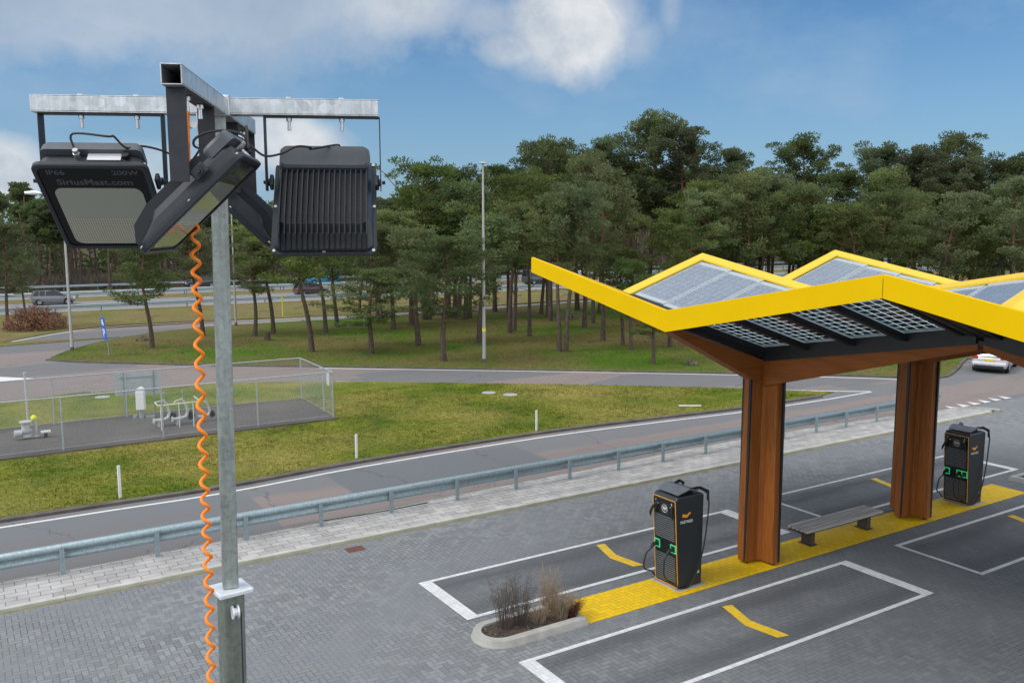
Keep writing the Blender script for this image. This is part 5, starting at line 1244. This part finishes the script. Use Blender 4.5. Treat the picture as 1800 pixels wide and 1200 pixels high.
# filling pines of the wood on the right, between the road and the motorway
k = 0; grid = []
for px in range(1190, 1860, 52):
    for py in (571, 556, 541):
        grid.append((px + rnd.uniform(-20, 20), py + rnd.uniform(-5, 5)))
for px in (664, 745, 826): grid.append((px, 558 + rnd.uniform(-6, 6)))
for px in range(640, 1190, 80): grid.append((px + rnd.uniform(-20, 20), 549 + rnd.uniform(-4, 4)))
for (px, py) in grid:
    p = G(px, py, .05); x, d = camxy(p); h = (H + (400 - ysky(px)) * d / F) * rnd.uniform(.55, .88)
    put_tree('pine_tree', NV[rnd.randrange(6)], p.x, p.y, (h / 12 * .5 + .5, h / 12), rnd.uniform(0, 6.28), 'dark green pine among the dense wood between the canopy and the motorway', 'tree', 'pines of the dense wood')
p = G(15, 577, .05); put_tree('pine_tree', NV[1], p.x, p.y, (.75, .70), 1.0, 'small pine on the far verge at the left edge of the picture', 'tree', None)
p = G(45, 560, .05); put_tree('pine_tree', NV[4], p.x, p.y, (.6, .5), 2.0, 'small low pine behind the brown shrub on the far verge', 'tree', None)
# far forest beyond the motorway
rnd = random.Random(21); n = 0
for row, (y, step) in enumerate([(115, 5.5), (120, 6.0), (127, 7), (136, 8), (147, 10)]):
    x = -38 if row < 3 else -50
    xmax = 150
    while x < xmax and n < 190:
        xx, yy = x + rnd.gauss(0, 1.2), y + rnd.gauss(0, 1.6); cx_, d = camxy((xx, yy)); px = 900 + F * cx_ / d
        ys = max(ysky(px), 282) if px < 730 else max(ysky(px) + 25, 300)
        h = (H + (400 - ys) * d / F) * rnd.uniform(.82, 1.02)
        if -120 < px < 1950:
            put_tree('forest_pine', FAR[rnd.randrange(4)], xx, yy, (h / 17 * .6 + .4, h / 17), rnd.uniform(0, 6.28), 'tall bare-stemmed pine in the far forest beyond the motorway', 'tree', 'pines of the far forest'); n += 1
        x += step * rnd.uniform(.7, 1.3) * (1 + .4 * (x > 60))
# bare deciduous trees
def bare_tree(seed, h, spread=.5):
    rnd = random.Random(seed); m = MB()
    def grow(p, d, L, r, lev):
        q = p + d * L * .5 + Vector((rnd.gauss(0, .06), rnd.gauss(0, .06), 0)) * L; e = q + (d + Vector((rnd.gauss(0, .12), rnd.gauss(0, .12), .08))).normalized() * L * .5
        m.tube([p, q, e], [r, r * .8, r * .6], 5 if lev < 2 else 3, cap=False)
        if lev >= 5: return
        for k in range(3 if lev < 4 else 3):
            a = rnd.uniform(0, 6.28); t = rnd.uniform(.35, .75) if lev else rnd.uniform(.25, .6); o_ = d.orthogonal().normalized(); b_ = d.cross(o_)
            nd = (d * (1 - t * .35) + (o_ * cos(a) + b_ * sin(a)) * t + Vector((0, 0, .12))).normalized()
            st_ = (p.lerp(q, rnd.uniform(.5, 1)) if rnd.random() < .4 else q.lerp(e, rnd.random()))
            grow(st_ if k else e, nd, L * rnd.uniform(.58, .8), r * .55, lev + 1)
    grow(Vector((0, 0, -.1)), Vector((0, 0, 1)), h * .34, .13, 0); return m.mesh('branches', M['twig'])
BT = [bare_tree(50 + i, 11) for i in range(3)]
def put_bare(px, py, ytop, label, group, v):
    p = G(px, py, .03); x, d = camxy(p); h = (H + (400 - ytop) * d / F)
    o = bpy.data.objects.new('bare_tree', BT[v]); COL.objects.link(o); o.location = p; o.rotation_euler = (0, 0, px); o.scale = (h / 13, h / 13, h / 13); tag(o, label, 'tree', group)
put_bare(690, 545, 268, 'bare grey-brown tree rising left of the pines by the lamp post', None, 0)
put_bare(1640, 549, 335, 'bare brown tree in front of the right-hand pines', None, 1)
put_bare(1560, 546, 380, 'smaller bare brown tree above the right roof', None, 2)
put_bare(545, 500, 300, 'bare tree showing beside the right floodlight', None, 1)
for (px, py, yt) in [(672, 562, 285), (905, 556, 330), (1090, 556, 330), (1228, 560, 330), (1262, 566, 300), (1330, 562, 340), (1445, 560, 330), (1500, 555, 345), (1585, 562, 360), (1675, 560, 350), (1735, 563, 330), (1790, 558, 350)]:
    put_bare(px, py, yt, 'thin bare brown tree between the pines of the wood', 'bare trees inside the wood', int(px) % 3)
for i in range(46):
    px = rnd.uniform(-40, 1800); put_bare(px, rnd.uniform(484, 495) if px < 900 else rnd.uniform(474, 482), rnd.uniform(355, 415), 'bare brown understorey tree at the forest edge', 'bare trees at the forest edge', rnd.randrange(3))
# undergrowth and far woodland mass
ug = MB(); rnd = random.Random(8)
for i in range(1400):
    x = rnd.uniform(-60, 190); y = rnd.uniform(113.5, 118) if i % 2 else rnd.uniform(118, 150); s = rnd.uniform(.7, 2.0)
    for k in range(14):
        a = rnd.uniform(0, 6.28); l = s * rnd.uniform(.5, 1.2); ug.tube([(x, y, 0), (x + cos(a) * l * .5, y + sin(a) * l * .5, l * 1.1)], [.035, .015], 3, cap=False)
o = ug.build('undergrowth', M['twig']); o['kind'] = 'stuff'; tag(o, 'brown leafless undergrowth along the forest foot')
fw = MB(); rnd = random.Random(9)
for i in range(2600):
    x = rnd.uniform(-90, 260); y = rnd.uniform(155, 185); z = rnd.uniform(.5, 13.5)
    needles(fw, (x, y, z), 1.6, 1.1, 26, rnd, .9, .32)
o = fw.build('woodland', M['needle_dark']); o['kind'] = 'stuff'; tag(o, 'far unbroken mass of dark woodland behind the forest pines')
fw = MB()
for i in range(900):
    x = rnd.uniform(-90, 260); y = rnd.uniform(140, 158); fw.tube([(x, y, 0), (x + rnd.gauss(0, .4), y, rnd.uniform(8, 14))], [.17, .08], 4, cap=False)
o = fw.build('woodland_stems', M['bark']); o['kind'] = 'stuff'; tag(o, 'countless thin stems deep in the far forest')
# brown shrub on the verge, low shrubs on the island, stump
def shrub(px, py, r, h, n, mat, label, nm='shrub', z=.05):
    rn = random.Random(int(px)); m = MB()
    for i in range(n):
        a = rn.uniform(0, 6.28); d = rn.random() ** .5 * r; zz = rn.random() * h * (1 - (d / r) ** 2 * .6); c = Vector((cos(a) * d, sin(a) * d, zz))
        u = Vector((rn.gauss(0, 1), rn.gauss(0, 1), rn.gauss(0, .5))).normalized() * rn.uniform(.06, .16); v = u.orthogonal().normalized() * .05; m.add([c - u, c + v, c + u, c - v], [(0, 1, 2, 3)])
    for i in range(n // 12):
        a = rn.uniform(0, 6.28); d = rn.random() * r; m.tube([(0, 0, 0), (cos(a) * d * .6, sin(a) * d * .6, h * .5), (cos(a) * d, sin(a) * d, h * rn.uniform(.6, 1.1))], [.02, .012, .006], 3, cap=False)
    o = m.build(nm, M[mat], loc=G(px, py, z)); tag(o, label, 'shrub')
shrub(63, 578, 2.3, 1.9, 2600, 'brown_leaf', 'rust-brown shrub on the far verge left of the lamp post')
shrub(256, 598, .7, .35, 90, 'twig', 'low twiggy shrub at the foot of the leftmost pine')
shrub(1215, 641, .35, .25, 200, 'twig', 'tiny tuft of dry twigs on the grass near the road')
shrub(1005, 560, 1.6, .7, 200, 'twig', 'low twiggy brush pile between the pine trunks')
p = G(470, 598, .05); st = MB(); st.tube([(0, 0, -.05), (0, 0, .3), (.03, 0, .62)], [.26, .21, .2], 12); o = st.build('tree_stump', M['bark'], loc=p); tag(o, 'short broken tree stump on the green island', 'stump')

# grass blades over the two near islands
def in_poly(x, y, poly):
    c = False; n = len(poly); j = n - 1
    for i in range(n):
        xi, yi = poly[i][0], poly[i][1]; xj, yj = poly[j][0], poly[j][1]
        if (yi > y) != (yj > y) and x < (xj - xi) * (y - yi) / (yj - yi) + xi: c = not c
        j = i
    return c
def blades(name, poly, box_, n, hgt, mat, label, avoid=None):
    rn = random.Random(4); m = MB(); c = 0
    while c < n:
        x, y = rn.uniform(box_[0], box_[1]), rn.uniform(box_[2], box_[3]); c += 1
        if not in_poly(x, y, poly) or (avoid and avoid(x, y)): continue
        k = mnoise.noise(Vector((x * .5, y * .5, 0))) * .5 + .6
        for q in range(3):
            a = rn.uniform(0, 6.28); h = hgt * rn.uniform(.5, 1.3) * k; w = .012; bx, by = x + rn.gauss(0, .04), y + rn.gauss(0, .04)
            m.v += [(bx - sin(a) * w, by + cos(a) * w, .045), (bx + sin(a) * w, by - cos(a) * w, .045), (bx + cos(a) * h * .7, by + sin(a) * h * .7, .05 + h)]; kk = len(m.v) - 3
            m.f.append((kk, kk + 1, kk + 2)); m.sm.append(False); m.mi.append(0)
    o = m.build(name, M[mat]); o['kind'] = 'stuff'; tag(o, label)
blades('grass', l1 + l2[1:-1], (-19, 21, 13, 26), 60000, .07, 'grass_pale', 'short yellowish winter grass on the front island', avoid=lambda x, y: x < -2.7 and 20.4 < y < 25.9)
blades('grass', wn_ + wf_[:-1], (-12, 34, 14, 52), 45000, .09, 'grass_green', 'short green grass under the pines')

# ------------------------------------------------------------------ camera, light, world
cam = bpy.data.cameras.new('camera'); co = bpy.data.objects.new('camera', cam); COL.objects.link(co)
cam.sensor_width = 36; cam.lens = F / 1800 * 36; cam.clip_end = 5000; cam.clip_start = .05
def tow(v): return CFd(v.x, v.y, v.z)
R_, U_, F_ = tow(_r), tow(_u), tow(_fw)
mw = Matrix((R_, U_, -F_)).transposed().to_4x4(); mw.translation = CF(0, 0, H); co.matrix_world = mw
S.camera = co

SUN_EL = radians(48); sd = CFd(-.80, -.35).normalized()      # horizontal direction towards the sun
SUN_AZ = atan2(sd.y, sd.x)
sl = bpy.data.lights.new('sun', 'SUN'); sl.energy = 1.45; sl.angle = radians(16); sl.color = (1, .97, .92)
so = bpy.data.objects.new('sun', sl); COL.objects.link(so)
dv = Vector((cos(SUN_AZ) * cos(SUN_EL), sin(SUN_AZ) * cos(SUN_EL), sin(SUN_EL))); so.rotation_euler = (-dv).to_track_quat('-Z', 'Y').to_euler()

w = bpy.data.worlds.new('World'); S.world = w; w.use_nodes = True; wt = w.node_tree
class WN(NT):
    def __init__(s, t): s.t = t; s.n = t.nodes
n = WN(wt); bg = wt.nodes['Background']
sky = n.node('ShaderNodeTexSky', sky_type='NISHITA'); sky.sun_disc = False; sky.sun_elevation = SUN_EL; sky.sun_rotation = pi / 2 - SUN_AZ
sky.altitude = 0; sky.air_density = 1.0; sky.dust_density = .6; sky.ozone_density = 2.0
tc = n.node('ShaderNodeTexCoord').outputs['Generated']
def dotv(v):
    d = n.node('ShaderNodeVectorMath', operation='DOT_PRODUCT'); n.link(tc, d.inputs[0]); d.inputs[1].default_value = v; return d.outputs['Value']
rgt = CFd(1, 0); fwd = CFd(0, 1)
dx_, dy_, dz_ = dotv(rgt), dotv(fwd), dotv((0, 0, 1))
# azimuth-like / elevation-like coordinates of the sky (valid in front and smoothly continued elsewhere)
az = n.math('ARCTAN2', dx_, dy_); el = n.math('ARCSINE', dz_)
nzc = n.node('ShaderNodeCombineXYZ'); n.link(n.math('MULTIPLY', az, 1.0), nzc.inputs[0]); n.link(n.math('MULTIPLY', el, 1.7), nzc.inputs[1])
N1 = n.noise(tc, 5.5, 7, .58); N2 = n.noise(tc, 16, 6, .6); N3 = n.noise(nzc.outputs[0], 3.2, 6, .6)
N4 = n.noise(tc, 42, 5, .62)
edge = n.math('ADD', n.math('ADD', n.math('MULTIPLY', n.math('SUBTRACT', N1, .5), 2.4), n.math('MULTIPLY', n.math('SUBTRACT', N2, .5), 1.7)), n.math('MULTIPLY', n.math('SUBTRACT', N4, .5), .9))
def blob(px, py, rx, ry, soft=.5, amp=1.0, rag=.55):
    q = ray(px, py); a0 = math.atan2(q.x, q.y); e0 = math.atan2(q.z, sqrt(q.x ** 2 + q.y ** 2))
    u = n.math('DIVIDE', n.math('SUBTRACT', az, a0), rx / F); v = n.math('DIVIDE', n.math('SUBTRACT', el, e0), ry / F)
    d = n.math('SQRT', n.math('ADD', n.math('MULTIPLY', u, u), n.math('MULTIPLY', v, v)))
    d = n.math('ADD', d, n.math('MULTIPLY', edge, rag))
    return n.ramp(d, 1 + soft * .5, 1 - soft * .5, 0, amp)
grey = n.math('MAXIMUM', blob(240, -30, 520, 105, .7, .72, .45), n.math('MAXIMUM', blob(40, 15, 320, 66, .7, .65, .5), blob(480, 15, 200, 42, .7, .5, .5)))
white = blob(715, 8, 80, 42, .9, .75, .35)
for a_ in [(1005, 40, 98, 84, .45, .92, .45), (900, 88, 58, 26, .8, .7, .5), (1062, 30, 60, 58, .8, .7, .6), (960, 112, 50, 24, 1.0, .5, .7), (1110, 70, 40, 30, 1.1, .4, .7), (860, 40, 40, 26, 1.1, .4, .7), (500, 250, 95, 42, .6, .9, .35), (-10, 300, 75, 50, .6, .9, .35), (1180, 5, 14, 34, 1.2, .35, .3), (250, 300, 150, 40, .9, .5, .4)]:
    white = n.math('MAXIMUM', white, blob(*a_))
veil = n.math('MULTIPLY', n.ramp(N3, .36, .62, 0, .72), n.ramp(el, .45, .0, .55, 1.0))
veil = n.math('MAXIMUM', veil, n.math('MULTIPLY', n.ramp(el, .24, .02, 0, .62), 1.0))
# unseen bright broken cloud behind, beside and overhead, added to light the scene
back = n.math('MULTIPLY', n.ramp(n.math('ABSOLUTE', az), .75, 1.3), n.ramp(n.noise(tc, 2.4, 6, .6), .36, .56, .25, 1.0))
over = n.math('MULTIPLY', n.ramp(el, .50, .95), n.ramp(n.noise(tc, 2.9, 6, .6), .34, .55, .35, 1.0))
sc_ = n.node('ShaderNodeVectorMath', operation='SCALE'); n.link(sky.outputs[0], sc_.inputs[0]); sc_.inputs['Scale'].default_value = .105
tint = n.mix(1.0, sc_.outputs[0], (.46, .75, .98), 'MULTIPLY')
wcol = n.mix(n.ramp(N2, .35, .65), (.50, .56, .64), (.80, .815, .83)); gcol = n.mix(n.ramp(N1, .35, .65), (.42, .50, .60), (.62, .67, .74))
c = n.mix(veil, tint, (.33, .48, .66)); c = n.mix(grey, c, gcol); c = n.mix(white, c, wcol)
c = n.mix(n.math('MAXIMUM', back, over), c, n.mix(n.ramp(N2, .35, .65), (1.22, 1.27, 1.34), (1.9, 1.92, 1.95)))
n.link(c, bg.inputs[0]); bg.inputs[1].default_value = 1.0

S.view_settings.view_transform = 'Standard'; S.view_settings.look = 'None'; S.view_settings.exposure = 0.0; S.view_settings.gamma = 1
S.render.engine = 'CYCLES'; S.render.resolution_x = 1024; S.render.resolution_y = 682
